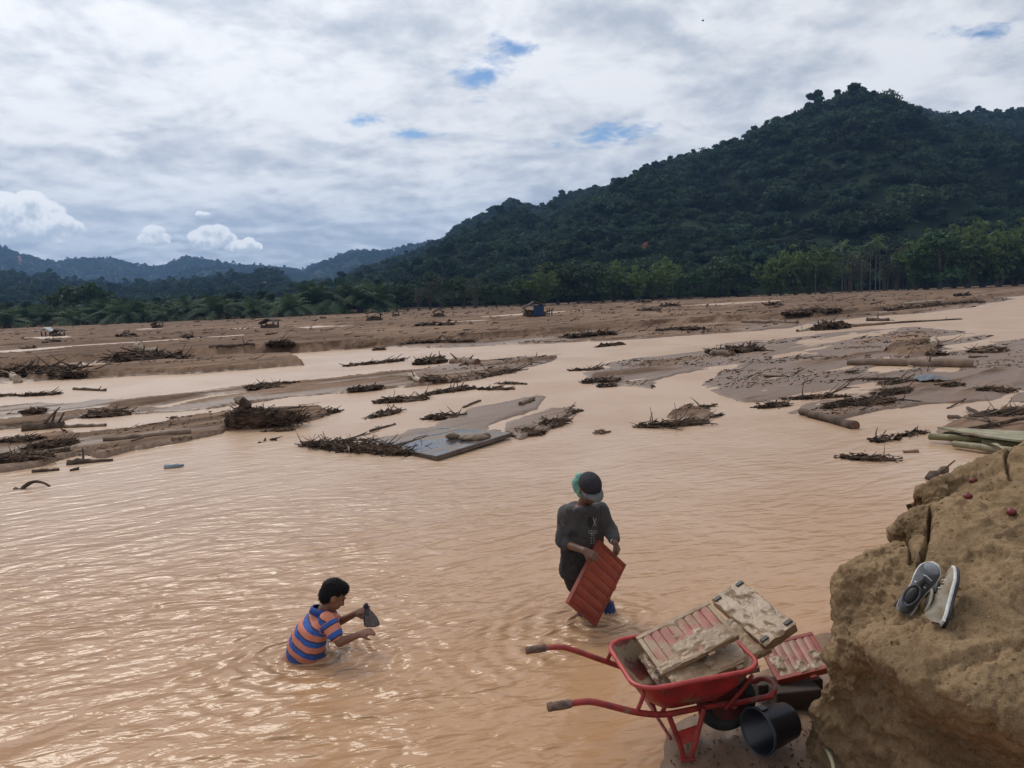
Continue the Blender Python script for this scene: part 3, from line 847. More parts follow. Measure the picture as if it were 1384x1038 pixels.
def plant(kind, px, py, y, hpx, label, group, rng=random):
    """stand a tree whose foot is seen at pixel (px, py), y metres out, hpx pixels tall"""
    p = PD(px, py, y)
    p[2] = float(max(ground_height(np.array([p[0]]), np.array([p[1]]))[0], 0.0)) if y < 300 else p[2]
    a, b = rng.choice(TREES[kind])
    zs = max(v.co.z for v in b.vertices)
    o = thing(NAMES[kind], label, CATS[kind], p, rng.uniform(0, 6.28), group)
    s = hpx * y / FPX / zs
    o.scale = (s * rng.uniform(.9, 1.15), s * rng.uniform(.9, 1.15), s)
    link(bpy.data.objects.new('trunk', a), o); link(bpy.data.objects.new('crown', b), o)
    return o
# the edge of the plain in photo pixels
EDGE = [(-80, 450), (0, 446), (150, 440), (300, 432), (420, 427), (520, 422), (640, 417), (760, 412), (860, 407), (960, 402), (1035, 398), (1180, 392), (1240, 390), (1384, 386), (1500, 381)]
EDIST = [(-80, 150), (420, 160), (640, 165), (860, 185), (1035, 190), (1240, 195), (1500, 190)]
rng = random.Random(5)
px = -70
while px < 405:                                           # young oil palms in a row along the left edge
    plant('oil', px, prof(px, EDGE), prof(px, EDIST) + rng.uniform(-3, 6), rng.uniform(25, 36), 'dark green young oil palm in the row edging the flat on the left', 'oil palms edging the mud flat', rng)
    px += rng.uniform(13, 20)
for px, hp in ((95, 52), (132, 55)):
    plant('broad', px, prof(px, EDGE) - 6, 185, hp, 'round dark tree standing above the oil palm row, ' + ('nearer the collapsed pale hut' if px < 100 else 'beyond the one by the hut'), 'dark trees among the palms', rng)
ORD = ('first', 'second', 'third', 'fourth', 'fifth', 'sixth', 'seventh', 'eighth', 'ninth')
for i, (px, hp) in enumerate(((418, 48), (440, 50), (462, 46), (488, 47), (508, 42))):
    plant('oil', px, prof(px, EDGE) - 1, 170, hp, ORD[i] + ' tall dark palm from the left in the thicket ending the palm row', 'tall dark palms in the thicket', rng)
px = 520
while px < 735:
    plant('bare' if rng.random() < .5 else 'broad', px, prof(px, EDGE), prof(px, EDIST) + rng.uniform(0, 10), rng.uniform(30, 46), 'grey-green roadside tree in the belt behind the wrecked huts', 'grey-green trees behind the huts', rng)
    px += rng.uniform(12, 18)
px = 735
while px < 1000:
    plant('broad' if rng.random() < .45 else 'bamboo', px, prof(px, EDGE), prof(px, EDIST) + rng.uniform(0, 12), rng.uniform(36, 60), 'leafy green tree in the belt below the orange landslip', 'green trees below the landslip', rng)
    px += rng.uniform(13, 20)
plant('broad', 1007, 402, 186, 16, 'small lone green bush in the gap of the far tree belt', None, rng)
for i, (px, hp) in enumerate(((1040, 52), (1056, 62), (1075, 68), (1094, 66), (1112, 62))):
    plant('bamboo', px, prof(px, EDGE) + 1, 186, hp, ORD[i] + ' yellow-green bamboo clump after the gap, before the pale-stemmed palms', 'bamboo before the palms', rng)
for i, (px, hp) in enumerate(((1102, 66), (1123, 63), (1138, 72), (1151, 58), (1164, 62), (1176, 70), (1183, 78), (1189, 66))):
    plant('areca', px, prof(px, EDGE) + 1, 184 + rng.uniform(-3, 3), hp, ORD[i] + ' thin pale-stemmed palm from the left in the far palm grove', 'thin palms in the grove', rng)
for i, (px, hp) in enumerate(((1120, 48), (1147, 50), (1160, 55), (1196, 50), (1212, 62), (1226, 60))):
    plant('bare', px, prof(px, EDGE) + 1, 194, hp, ORD[i] + ' leafless brownish tree from the left among the thin palms', 'leafless trees in the grove', rng)
for i, (px, hp) in enumerate(((1238, 70), (1252, 82), (1270, 80), (1290, 86), (1308, 84), (1328, 92), (1350, 88), (1372, 90), (1395, 88))):
    plant('bamboo' if rng.random() < .7 else 'broad', px, prof(px, EDGE) + 1, 188 + rng.uniform(-3, 8), hp, ORD[i] + ' big bushy tree to the right of the far palm grove', 'bushy trees at the far right', rng)

# low woods behind the front row, up to the foot of the hills
def wood_band(name, label, x0, x1, y0, y1, n, seed, size, col_label='forest'):
    r = np.random.default_rng(seed)
    pts = []
    for _ in range(n):
        q = r.uniform(x0, x1); y = y0 + (y1 - y0) * r.random()
        d = ray(q, 420); pts.append((d[0] / d[1] * y, y, 0.2))
    pts = np.array(pts)
    me = bpy.data.meshes.new(name); me.vertices.add(n); me.vertices.foreach_set('co', pts.astype(np.float32).ravel())
    attr(me, 'size', r.uniform(.7, 1.2, n) * size); attr(me, 'turn', r.random(n) * 6.28); attr(me, 'pick', r.integers(0, 7, n))
    o = link(bpy.data.objects.new(name, me)); o.modifiers.new('scatter', 'NODES').node_group = NG
    return tag(o, label, col_label, kind='stuff')
wood_band('scrub_wood', 'grey-green scrub wood behind the oil palm row', -140, 520, 175, 420, 1100, 61, 0.62)
wood_band('valley_wood', 'low green wood between the mud flat and the hill', 500, 1000, 205, 330, 520, 62, 0.85)
wood_band('thicket_wood', 'green wood behind the palm grove', 960, 1560, 250, 330, 420, 63, 0.95)

# ------------------------------------------------------------------ haze in the valley air
hz = MB(); hz.box((0, 1500, 170), (7000, 3400, 350))
M_HAZE = bpy.data.materials.new('valley_haze'); M_HAZE.use_nodes = True
M_HAZE.node_tree.nodes.clear()
_o = M_HAZE.node_tree.nodes.new('ShaderNodeOutputMaterial'); _v = M_HAZE.node_tree.nodes.new('ShaderNodeVolumePrincipled')
_v.inputs['Color'].default_value = (0.32, 0.57, 1.0, 1); _v.inputs['Density'].default_value = 0.00017
_v.inputs['Anisotropy'].default_value = 0.2
M_HAZE.node_tree.links.new(_v.outputs[0], _o.inputs['Volume'])
haze = hz.build('haze', M_HAZE)
tag(haze, 'thin blue haze in the valley air', kind='stuff')
# ------------------------------------------------------------------ flood debris
def n3(v):
    v = np.asarray(v, float); return v / (np.linalg.norm(v) + 1e-12)
def twig(mb, p, d, L, r, rng, bend=0.25, seg=5, n=4):
    u, w = frame_of(d); d = n3(d)
    b1, b2 = rng.normal(0, bend), rng.normal(0, bend)
    pts = [np.asarray(p) + d * L * t + (u * b1 + w * b2) * L * t * t for t in np.linspace(0, 1, n)]
    mb.tube(pts, [r * (1 - .65 * t) for t in np.linspace(0, 1, n)], seg)
    return pts
def clump(name, label, a, b, width, height, n, seed, branches=3, cat='driftwood', mound=True, group=None, m=None, tr=(0.012, 0.03), zup=0.0):
    """tangle of sticks lying from point a to point b; mud mound below, larger branches as parts of their own"""
    rng = np.random.default_rng(seed)
    a = np.array(a, float); b = np.array(b, float); c = (a + b) / 2
    ax = n3((b - a) * [1, 1, 0]); sd = np.array([-ax[1], ax[0], 0]); L = np.linalg.norm((b - a)[:2])
    base = np.array([c[0], c[1], min(a[2], b[2])])
    o = thing(name, label, cat, base, group=group)
    if mound:
        me = MB(); nu_, nv_ = 26, 11
        V = np.zeros((nv_, nu_, 3))
        for i in range(nv_):
            for j in range(nu_):
                s = j / (nu_ - 1) * 2 - 1; t = i / (nv_ - 1) * 2 - 1
                e = max(0, 1 - s * s) ** .5
                V[i, j] = ax * s * L * .5 + sd * t * width * .5 * e
                V[i, j, 2] = height * .55 * (max(0, 1 - t * t) * e) - 0.03
        f = fbm(V[..., 0] * 3 / width, V[..., 1] * 3 / width, oct=3, s=seed)
        V[..., 2] += f * height * .22 * (V[..., 2] > -0.02)
        me = np_mesh('mud_mound', V.reshape(-1, 3), grid_quads(nv_, nu_))
        obj('mud_mound', me, M_TANGLE, o)
    t = MB()
    for k in range(n):
        s = rng.uniform(-.5, .5) * L; e = max(.2, 1 - (2 * s / L) ** 2) ** .5
        p = ax * s + sd * rng.uniform(-.5, .5) * width * e
        p = p + np.array([0, 0, rng.random() ** 1.5 * height * e * .8])
        ang = rng.normal(0, .7)
        d = ax * math.cos(ang) * rng.choice([-1, 1]) + sd * math.sin(ang) + np.array([0, 0, rng.normal(0.02, .14)])
        twig(t, p - n3(d) * .2 * min(L, .8), d, rng.uniform(.25, .6) * min(max(L * .35, width), 2.2), rng.uniform(*tr), rng, .2, 4)
    # clods and leaf mats caught in the sticks
    for k in range(int(n * 1.2)):
        s = rng.uniform(-.5, .5) * L; e = max(.2, 1 - (2 * s / L) ** 2) ** .5
        p = ax * s + sd * rng.uniform(-.5, .5) * width * e + np.array([0, 0, height * .45 * e * rng.random()])
        u, w = frame_of(rng.normal(size=3) * .5 + [0, 0, 1]); q = rng.uniform(1.5, 3.5) * tr[1]
        pts = [p + (u * math.cos(x) + w * math.sin(x)) * q * rng.uniform(.6, 1.3) for x in np.linspace(0, 6.28, 6)[:-1]]
        t.add(pts, [(0, 1, 2, 3, 4)], False)
    tg = t.build('tangle', m or M_TANGLE, o); tg['kind'] = 'stuff'
    for k in range(branches):
        bm_ = MB(); s = rng.uniform(-.45, .25) * L
        ang = rng.normal(0, .45)
        d = ax * math.cos(ang) + sd * math.sin(ang) + np.array([0, 0, rng.uniform(-.05, .10) + zup * .7 * (k < 3)])
        p = ax * s + sd * rng.uniform(-.4, .4) * width + np.array([0, 0, height * .35])
        pts = twig(bm_, p, d, rng.uniform(.22, .5) * min(L, 2.5), tr[1] * rng.uniform(1.0, 1.7), rng, .15, 6, 6)
        for q in (2, 3, 4):
            twig(bm_, pts[q], n3(d) + rng.normal(0, .6, 3), rng.uniform(.1, .3) * min(L, 1.6), tr[1] * .7, rng, .2, 4)
        bm_.build('branch', [M_BARK, M_TANGLE, M_LOG, M_BARK][k % 4], o)
    return o
def log(name, label, a, b, r0, r1, m, seed=0, cut=True, stubs=2, cat='log', group=None, wob=.03, n=10, seg=11):
    rng = np.random.default_rng(seed)
    a = np.array(a, float); b = np.array(b, float)
    base = a.copy(); d = b - a; L = np.linalg.norm(d); u, w = frame_of(d)
    o = thing(name, label, cat, base, group=group)
    ts = np.linspace(0, 1, n)
    off = [u * rng.normal(0, wob * r0 * 6) + w * rng.normal(0, wob * r0 * 6) for _ in ts]
    pts = [d * t + f for t, f in zip(ts, off)]
    mb = MB(); mb.tube(pts, [(r0 + (r1 - r0) * t) * rng.uniform(.92, 1.08) for t in ts], seg, rough=.05, rng=random)
    mb.build('trunk', m, o)
    for k in range(stubs):
        i = rng.integers(2, n - 2); s = MB()
        twig(s, pts[i], n3(d) * .5 + rng.normal(0, .6, 3) + [0, 0, .5], r0 * rng.uniform(3, 6), r0 * .35, rng, .1, 6)
        s.build('branch_stub', m, o)
    if cut:
        e = MB(); dd = n3(d); c = pts[-1] + dd * .004
        e.tube([c, c + dd * .012], [r1 * .97, r1 * .9], seg); e.build('cut_end', M_CUT, o)
        e = MB(); c = pts[0] - dd * .004
        e.tube([c, c - dd * .012], [r0 * .97, r0 * .9], seg); e.build('cut_end', M_CUT, o)
    return o
def seg_px(x0, y0, x1, y1, dz=0.0):
    a, b = G(x0, y0), G(x1, y1)
    a[2] += dz; b[2] += dz
    return a, b
def CL(label, x0, y0, x1, y1, wpx, hpx, n, seed, branches=3, cat='driftwood', name='driftwood_tangle', mound=True, zup=0.0, m=None, group=None, thick=1.0):
    a, b = seg_px(x0, y0, x1, y1)
    y = (a[1] + b[1]) / 2
    pm = y / FPX                                   # metres in a photo pixel at that distance
    dd = y / CAM_H
    return clump(name, label, a, b, max(.25, wpx * pm * min(dd, 6) * .6), hpx * pm * .72, n, seed, branches, cat, mound, group, m, (max(.007, .5 * pm * thick), max(.014, 1.2 * pm * thick)), zup)
def LG(label, x0, y0, x1, y1, rpx0, rpx1, m, seed=0, cut=True, stubs=2, name='driftwood_log', dz=None, cat='log', group=None):
    a, b = seg_px(x0, y0, x1, y1)
    r0 = rpx0 * a[1] / FPX; r1 = rpx1 * b[1] / FPX
    a[2] += r0 * (.55 if dz is None else dz); b[2] += r1 * (.55 if dz is None else dz)
    return log(name, label, a, b, r0, r1, m, seed, cut, stubs, cat, group)

# --- in and beside the channel, centre
CL('long dark tangle of sticks piled against the near left side of the sunken panel', 412, 602, 562, 616, 14, 20, 330, 1, 7, zup=.1)
CL('tail of dark sticks trailing right from the big root stump', 385, 566, 456, 556, 10, 9, 110, 3, 4)
CL('few wet twigs floating below the big root stump', 358, 584, 396, 582, 4, 5, 22, 4, 2, mound=False)
CL('small forked twig in the water under the root stump', 352, 599, 374, 594, 3, 7, 5, 5, 1, mound=False)
CL('dark ragged drift of sticks nearest left above the sunken panel, the larger one', 510, 545, 580, 540, 10, 11, 120, 6, 3)
CL('small dark drift beside the large ragged one, above the sunken panel', 499, 567, 540, 555, 8, 8, 60, 7, 2)
CL('round dark clump of sticks standing behind the sunken panel', 577, 566, 622, 563, 10, 13, 110, 8, 3)
CL('narrow drift with upright snags by the bar edge', 575, 534, 643, 525, 7, 9, 90, 9, 4, zup=.3)
CL('thin low drift lying in open water beside the bar edge', 648, 527, 694, 527, 6, 6, 50, 10, 2)
CL('thin streak of sticks above the thin low drift', 672, 519, 712, 520, 4, 4, 34, 11, 1)
CL('brown roots and sticks on the bar beside the pale cut log', 565, 516, 600, 518, 8, 10, 90, 12, 3)
LG('pale cut log pointing out of the bar edge', 553, 511, 569, 521, 4.2, 4.2, M_PALE, 3)
CL('dark drift lining the outer edge of the long bar', 608, 518, 700, 501, 6, 7, 130, 13, 4)
CL('spiky stump heap on top of the long bar', 562, 494, 600, 489, 9, 15, 90, 14, 5, zup=.5, thick=1.3)
LG('thick short log behind the spiky stump heap', 612, 491, 646, 493, 5, 5.5, M_LOG, 5, True, 3)
CL('black leafy clump at the right corner of the sunken panel', 693, 591, 733, 585, 12, 11, 110, 15, 3)
CL('dark clump in the water on the small sandy islet', 735, 577, 758, 568, 9, 9, 80, 16, 2)
CL('brown stick clump on the tip of the small sandy islet', 750, 561, 782, 555, 6, 7, 50, 17, 2)
LG('thin grey pole lying in shallow water behind the sunken panel', 626, 552, 649, 543, 1.8, 1.6, M_BARK, 8, False, 0, 'driftwood_pole')
LG('pale brown log end on the sand islet behind the panel', 703, 548, 721, 541, 3.2, 2.6, M_LOG, 9)
LG('forked branch half sunk beyond the left end of the sunken panel', 500, 584, 534, 575, 2.2, 1.6, M_BARK, 10, False, 4, 'driftwood_branch', cat='branch')
CL('tiny reddish stump standing alone in open water', 802, 586, 823, 585, 5, 7, 26, 18, 2, m=M_LOG)
CL('wide dark drift alone in the middle of the channel', 862, 579, 956, 573, 9, 12, 170, 19, 6, zup=.15)
CL('thin drift on the sandy islet above the wide dark drift', 925, 550, 965, 549, 4, 5, 34, 20, 3)
CL('short dark drift on the low edge of that sandy islet', 950, 565, 974, 562, 4, 5, 30, 21, 1)
CL('reddish sticks massed at the left tip of the right-hand bar', 788, 519, 835, 515, 7, 10, 120, 22, 4)
CL('dark roots just right of the reddish sticks on the bar tip', 808, 524, 832, 520, 5, 8, 50, 23, 2)
CL('low dark drift above the bar tip', 770, 502, 816, 499, 4, 5, 60, 24, 3)
# --- right-hand bar
CL('weathered wood heap on the back of the right-hand bar', 958, 478, 1032, 474, 8, 13, 120, 25, 8, thick=1.6)
LG('short thick log lying before the weathered wood heap', 962, 480, 992, 481, 4.5, 4.5, M_LOG, 26)
CL('tall tangled root wad at the end of the long straight log', 1104, 447, 1140, 443, 9, 18, 130, 27, 8, zup=.5, thick=1.4)
LG('long straight log lying right from the tall root wad', 1138, 443, 1196, 439, 3.0, 2.2, M_LOG, 28, True, 2)
LG('dark log stub above the long straight log', 1172, 434, 1201, 434, 3.2, 2.6, M_BARK, 29)
LG('thin long pole continuing past the dark log stub', 1196, 438, 1300, 432, 1.5, 1.0, M_BARK, 30, False, 3, 'driftwood_pole')
LG('brown log on the lower shelf of the far bank', 1003, 436, 1078, 437, 2.5, 2.8, M_LOG, 31, True, 1)
LG('yellowish broken log by the water before the tall root wad', 1078, 449, 1091, 447, 2.2, 1.8, M_PALE, 32)
LG('thickest smooth brown log lying across the right-hand bar', 1146, 493, 1314, 496, 4.6, 7.6, M_LOG, 33, True, 2)
LG('thin forked branch laid over the thickest brown log', 1186, 486, 1235, 497, 2.2, 1.5, M_LOG, 34, False, 3, 'driftwood_branch', cat='branch')
LG('thin pole lying just behind the thickest brown log', 1210, 487, 1275, 488, 1.6, 1.2, M_LOG, 35, False, 1, 'driftwood_pole')
LG('thin brown pole on wet sand below the thickest log', 1149, 514, 1215, 512, 1.9, 1.5, M_BARK, 36, False, 2, 'driftwood_pole')
CL('matted dark debris spread below the thickest log', 1190, 521, 1262, 513, 10, 8, 150, 37, 4)
CL('broad black mat of leaves and sticks behind the cut log', 1118, 553, 1205, 540, 11, 11, 220, 38, 5)
CL('black drift at the left of the broad leaf mat', 1026, 553, 1062, 547, 8, 9, 90, 39, 3)
CL('long thin drift above the black drift and leaf mat', 1058, 541, 1142, 536, 6, 7, 110, 40, 4)
CL('dark heap of sticks above the right end of the leaf mat', 1188, 536, 1226, 527, 9, 10, 100, 41, 3)
LG('grey sunken log with dark cut end pointing at the bank', 1082, 560, 1155, 581, 4.0, 7.5, M_BARK, 42, True, 1)
CL('floating bundle of long dry stalks nearest the sand bank', 1136, 620, 1208, 624, 9, 12, 150, 43, 5, mound=False)
CL('claw-shaped broken root sticking out of the water', 1180, 598, 1212, 594, 6, 10, 26, 44, 4, mound=False, zup=.5, thick=1.5)
CL('low twig fan beside the claw-shaped root', 1215, 591, 1250, 585, 6, 8, 50, 45, 4, mound=False)
LG('short flat splinter of wood floating by the dry stalk bundle', 1221, 612, 1241, 612, 2.0, 2.6, M_LOG, 46, False, 0, 'wood_splinter', cat='wood')
LG('single stick angled out of the rapids', 1280, 553, 1305, 541, 1.2, .9, M_BARK, 47, False, 0, 'driftwood_stick', cat='stick')
CL('sticks and bark on the earthy mound with the white stump', 1198, 473, 1268, 468, 7, 8, 100, 48, 4)
LG('white broken stump standing on the earthy mound', 1262, 468, 1262, 461, 4, 4, M_PALE, 49, False, 1, 'white_stump', cat='stump')
CL('dark bush-like clump just below the earthy mound', 1250, 481, 1278, 480, 7, 10, 70, 50, 3)
CL('brown bush-like root mass at the right rim of the bar', 1312, 477, 1360, 474, 9, 12, 110, 51, 3, m=M_LOG)
LG('dark short stick under the brown root mass', 1309, 484, 1335, 483, 1.8, 1.4, M_BARK, 52, False, 0, 'driftwood_stick', cat='stick')
CL('small dark clump right of the thickest log', 1275, 523, 1300, 520, 6, 8, 50, 53, 2)
CL('pair of black lumps at the right rim above the raft', 1315, 526, 1365, 530, 9, 11, 100, 54, 3)
CL('reddish root mass behind the bamboo poles', 1322, 565, 1395, 556, 12, 16, 170, 55, 7, zup=.25, m=M_BARK)
# --- left bars
CL('large heap of broken logs on the left bar, beside the white boulder', 158, 487, 250, 484, 9, 15, 170, 60, 14, thick=1.8, zup=.15)
LG('grey slab of wood leaning on the log heap', 190, 483, 214, 476, 3.2, 3.0, M_PALE, 61, False, 0, 'wood_slab', cat='wood')
CL('wide brown heap of uprooted brush at the left picture edge', -10, 507, 116, 505, 12, 20, 260, 62, 10, thick=1.4, zup=.25)
LG('pale upturned trunk in the brush heap at the left edge', 24, 518, 13, 503, 5.5, 3.5, M_PALE, 63, False, 2, 'pale_driftwood', cat='log')
LG('long dark log lying along the back of the left bar', 283, 477, 345, 472, 2.2, 1.6, M_BARK, 64, False, 2)
CL('brush heap with an upright snag beyond the long dark log', 362, 469, 396, 467, 5, 9, 70, 65, 4, zup=.4, thick=1.4)
LG('dark crooked log lying across the left stream', 100, 527, 143, 529, 2.4, 1.8, M_BARK, 66, False, 3)
CL('low brown drift in the left stream', 30, 536, 80, 533, 6, 7, 90, 67, 3)
CL('thin drift at the far left of the stream', -10, 536, 26, 535, 5, 5, 40, 68, 2)
CL('dark brush clump with upright snags on the left bar', 114, 565, 176, 560, 9, 12, 140, 69, 8, zup=.35)
CL('small dark drift left of the snaggy brush clump', 30, 558, 62, 556, 6, 7, 70, 70, 2)
LG('thick dark log mound at the left edge', 30, 583, 88, 578, 6.5, 5.5, M_BARK, 71, False, 3)
LG('straight brown log running right from the dark log mound', 88, 579, 143, 577, 3.0, 2.4, M_LOG, 72, True, 1)
CL('tangled brush in front of the thick dark log mound', 38, 609, 100, 598, 12, 14, 200, 73, 6)
CL('blackest brush pile at the water edge, far left', -15, 626, 64, 620, 14, 18, 240, 74, 8, zup=.15)
CL('thin sticks behind the blackest brush pile', 0, 598, 60, 593, 7, 8, 90, 75, 4)
LG('long squared plank lying on the sand spit', 140, 597, 258, 587, 3.0, 4.2, M_LOG, 76, False, 0, 'wood_plank', cat='plank')
LG('short plank lying below the long squared plank', 233, 595, 259, 592, 2.6, 2.6, M_LOG, 77, False, 0, 'wood_plank', cat='plank')
LG('short thin stick crossing sand below the long plank', 178, 599, 194, 593, 1.3, 1.3, M_BARK, 78, False, 0, 'driftwood_stick', cat='stick')
CL('low row of dark clods and twigs on the spit ridge', 234, 566, 272, 562, 4, 7, 60, 79, 2)
LG('dark tapered log afloat off the sand spit', 92, 629, 153, 623, 5.0, 2.0, M_BARK, 80, False, 1)
LG('thin dark stick afloat below the tapered log', 44, 640, 80, 637, 2.6, 2.0, M_BARK, 81, False, 0, 'driftwood_stick', cat='stick')
LG('small dark chip of wood near the thin floating stick', 95, 637, 107, 635, 2.0, 2.6, M_BARK, 82, False, 0, 'wood_splinter', cat='wood')
CL('few twigs on the sand left of the long plank', 66, 612, 95, 610, 5, 6, 40, 83, 2)
CL('dark clods lining the streams before the root stump', 332, 525, 400, 517, 5, 6, 90, 84, 3)
CL('brown drift on the wet strip above the root stump', 338, 527, 378, 524, 4, 5, 50, 85, 2)
CL('drift caught at the left end of the long bar', 470, 529, 516, 526, 5, 6, 70, 86, 2)
CL('sparse dark drift in the shallow left channel', 468, 496, 545, 488, 5, 5, 70, 87, 3)
CL('small snag in the bright water of the left channel', 505, 474, 520, 473, 4, 8, 26, 88, 3, zup=.5)
CL('low drift in the right arm of the channel', 806, 470, 842, 466, 4, 5, 60, 89, 2)
CL('dark logs and sticks on the lower shelf of the far bank, left', 545, 466, 640, 462, 5, 6, 110, 90, 4)
CL('logs and sticks on the lower shelf, right of the left ones', 765, 457, 830, 452, 7, 9, 120, 91, 7, thick=1.5)
CL('brown brush on the far bank shelf nearer the root wad', 890, 448, 950, 445, 6, 7, 110, 92, 5)
CL('dark brush row on the edge of the far bank, right', 1060, 427, 1135, 420, 5, 7, 140, 93, 5)
LG('pale straight log on the far bank, upper right', 1222, 412, 1272, 410, 1.3, 1.3, M_PALE, 94, False, 1)
CL('dark brush beneath the pale straight log', 1196, 420, 1330, 408, 5, 6, 200, 95, 5)

# --- arch of a drowned branch
def arch():
    a, b = P(28, 661, 0), P(70, 657, 0)
    o = thing('arched_branch', 'thin dark branch arching out of the water, far left', 'branch', a)
    pts = []
    for t in np.linspace(0, 1, 12):
        p = (b - a) * t; p[2] = -.03 + .13 * math.sin(math.pi * min(1, t * 1.02)) ** .8; pts.append(p)
    mb = MB(); mb.tube(pts, [.035 - .02 * t for t in np.linspace(0, 1, 12)], 8, rough=.15, rng=random); mb.build('branch', M_BARK, o)
    mb = MB(); mb.tube([pts[0] + [0, 0, -.02], pts[0] + [-.1, .02, .02], pts[0] + [-.16, .05, -.02]], [.05, .045, .02], 8); mb.build('branch_stub', M_BARK, o)
arch()
def stump():
    a = G(330, 578); pm = a[1] / FPX
    o = thing('root_stump', 'big dark uprooted stump with a pale broken top, left of the channel', 'stump', a)
    rng = np.random.default_rng(12)
    mb = MB()
    mb.ellipsoid((.35, .25, .15), (.75, .5, .42)); mb.ellipsoid((-.1, .05, .2), (.42, .36, .38)); mb.ellipsoid((.9, .25, .1), (.6, .35, .3))
    mb.capsule((-.3, 0, .1), .22, (.05, .15, .75), .16); mb.capsule((.05, .15, .6), .17, (-.1, .15, .98), .13)
    for k in range(9):
        p = np.array([rng.uniform(-.3, 1.2), rng.uniform(-.1, .3), rng.uniform(.1, .4)]); d = n3([rng.normal(0, 1), -abs(rng.normal(0, .7)), rng.normal(0, .6)])
        mb.capsule(p, .1, p + d * rng.uniform(.35, .6), .04)
    me = fuse(mb, .03, 1)
    V = mesh_co(me); nn = normals_of(me)
    V += nn * (fbm(V[:, 0] * 7, V[:, 1] * 7, V[:, 2] * 7 + .01, oct=4, s=4, gain=.65) * .15)[:, None]
    mesh_set(me, V)
    obj('root_mass', me, M_TANGLE, o)
    mb = MB(); mb.tube([(-.1, .15, .86), (-.13, .14, 1.0), (-.12, .15, 1.12)], [.145, .15, .10], 9, rough=.15, rng=random); mb.build('broken_top', M_PALE, o)
    t = MB()
    for k in range(420):
        p = np.array([rng.uniform(-.4, 1.7), rng.uniform(-.3, .5), rng.uniform(.05, .6)]); p[2] *= max(.2, 1 - abs(p[0] - .3) / 1.6)
        twig(t, p, rng.normal(0, 1, 3) * [1, .7, .5], rng.uniform(.2, .55), rng.uniform(.012, .03), rng, .3, 4)
    t.build('tangle', M_TANGLE, o)['kind'] = 'stuff'
    mb = MB(); twig(mb, (.2, .5, .3), (1, .1, .22), 1.5, .07, rng, .05, 8, 7); mb.build('root_limb', M_BARK, o)
    mb = MB(); twig(mb, (.0, .4, .45), (1, .25, .1), 1.3, .05, rng, .1, 8, 7); mb.build('root_limb', M_LOG, o)
    s = pm * 40
    o.scale = (s * 1.2, s, s * .85)
stump()
def boulder():
    p = G(187, 478); pm = p[1] / FPX
    o = thing('pale_root_ball', 'rounded whitish root ball on top of the log heap, left bar', 'root ball', p)
    mb = MB(); mb.ellipsoid((0, 0, 5 * pm), (6.5 * pm, 6 * pm, 7 * pm)); mb.ellipsoid((3 * pm, 0, 3 * pm), (4 * pm, 4 * pm, 4 * pm))
    me = fuse(mb, pm * .9, 2); V = mesh_co(me); nn = normals_of(me)
    V += nn * (fbm(V[:, 0] * 3, V[:, 1] * 3, V[:, 2] * 3 + .01, s=5) * pm * 1.4)[:, None]; mesh_set(me, V)
    obj('stump_body', me, M_PALE, o)
    for k in range(5):
        r = np.random.default_rng(k); b = MB(); twig(b, (0, 0, 4 * pm), r.normal(0, 1, 3) * [1, 1, .4], 11 * pm, 1.4 * pm, r, .3, 5); b.build('root', M_LOG, o)
boulder()
def plastic_scrap():
    p = P(235, 632, 0)
    o = thing('floating_bottle', 'small grey-blue plastic bottle floating off the sand spit', 'bottle', p, .25)
    g = mat('grey_plastic', (.22, .25, .28), (.15, .17, .19), 9, .35)
    MB().tube([(-.16, 0, .02), (-.14, 0, .02), (.05, 0, .02), (.11, 0, .025), (.14, 0, .03)], [.03, .055, .055, .03, .018], 12).build('bottle_body', g, o)
    MB().tube([(.14, 0, .03), (.165, 0, .03)], [.022, .022], 10).build('bottle_cap', mat('blue_plastic', (.05, .13, .3), None, 9, .4), o)
plastic_scrap()
def bag_scrap():
    p = G(1257, 515)
    o = thing('blue_grey_sheet', 'crumpled blue-grey plastic sheet on the debris below the thickest log', 'sheet', p)
    n = 24; u = np.linspace(-.42, .42, n); X, Y = np.meshgrid(u, u * .7)
    Z = .16 * np.exp(-(X ** 2 + Y ** 2) * 5) + .05 * fbm(X * 5, Y * 5, s=8)
    obj('sheet', np_mesh('sheet', np.stack([X, Y, Z], -1).reshape(-1, 3), grid_quads(n, n)), mat('blue_grey_plastic', (.11, .125, .15), (.075, .085, .10), 6, .5), o)
bag_scrap()

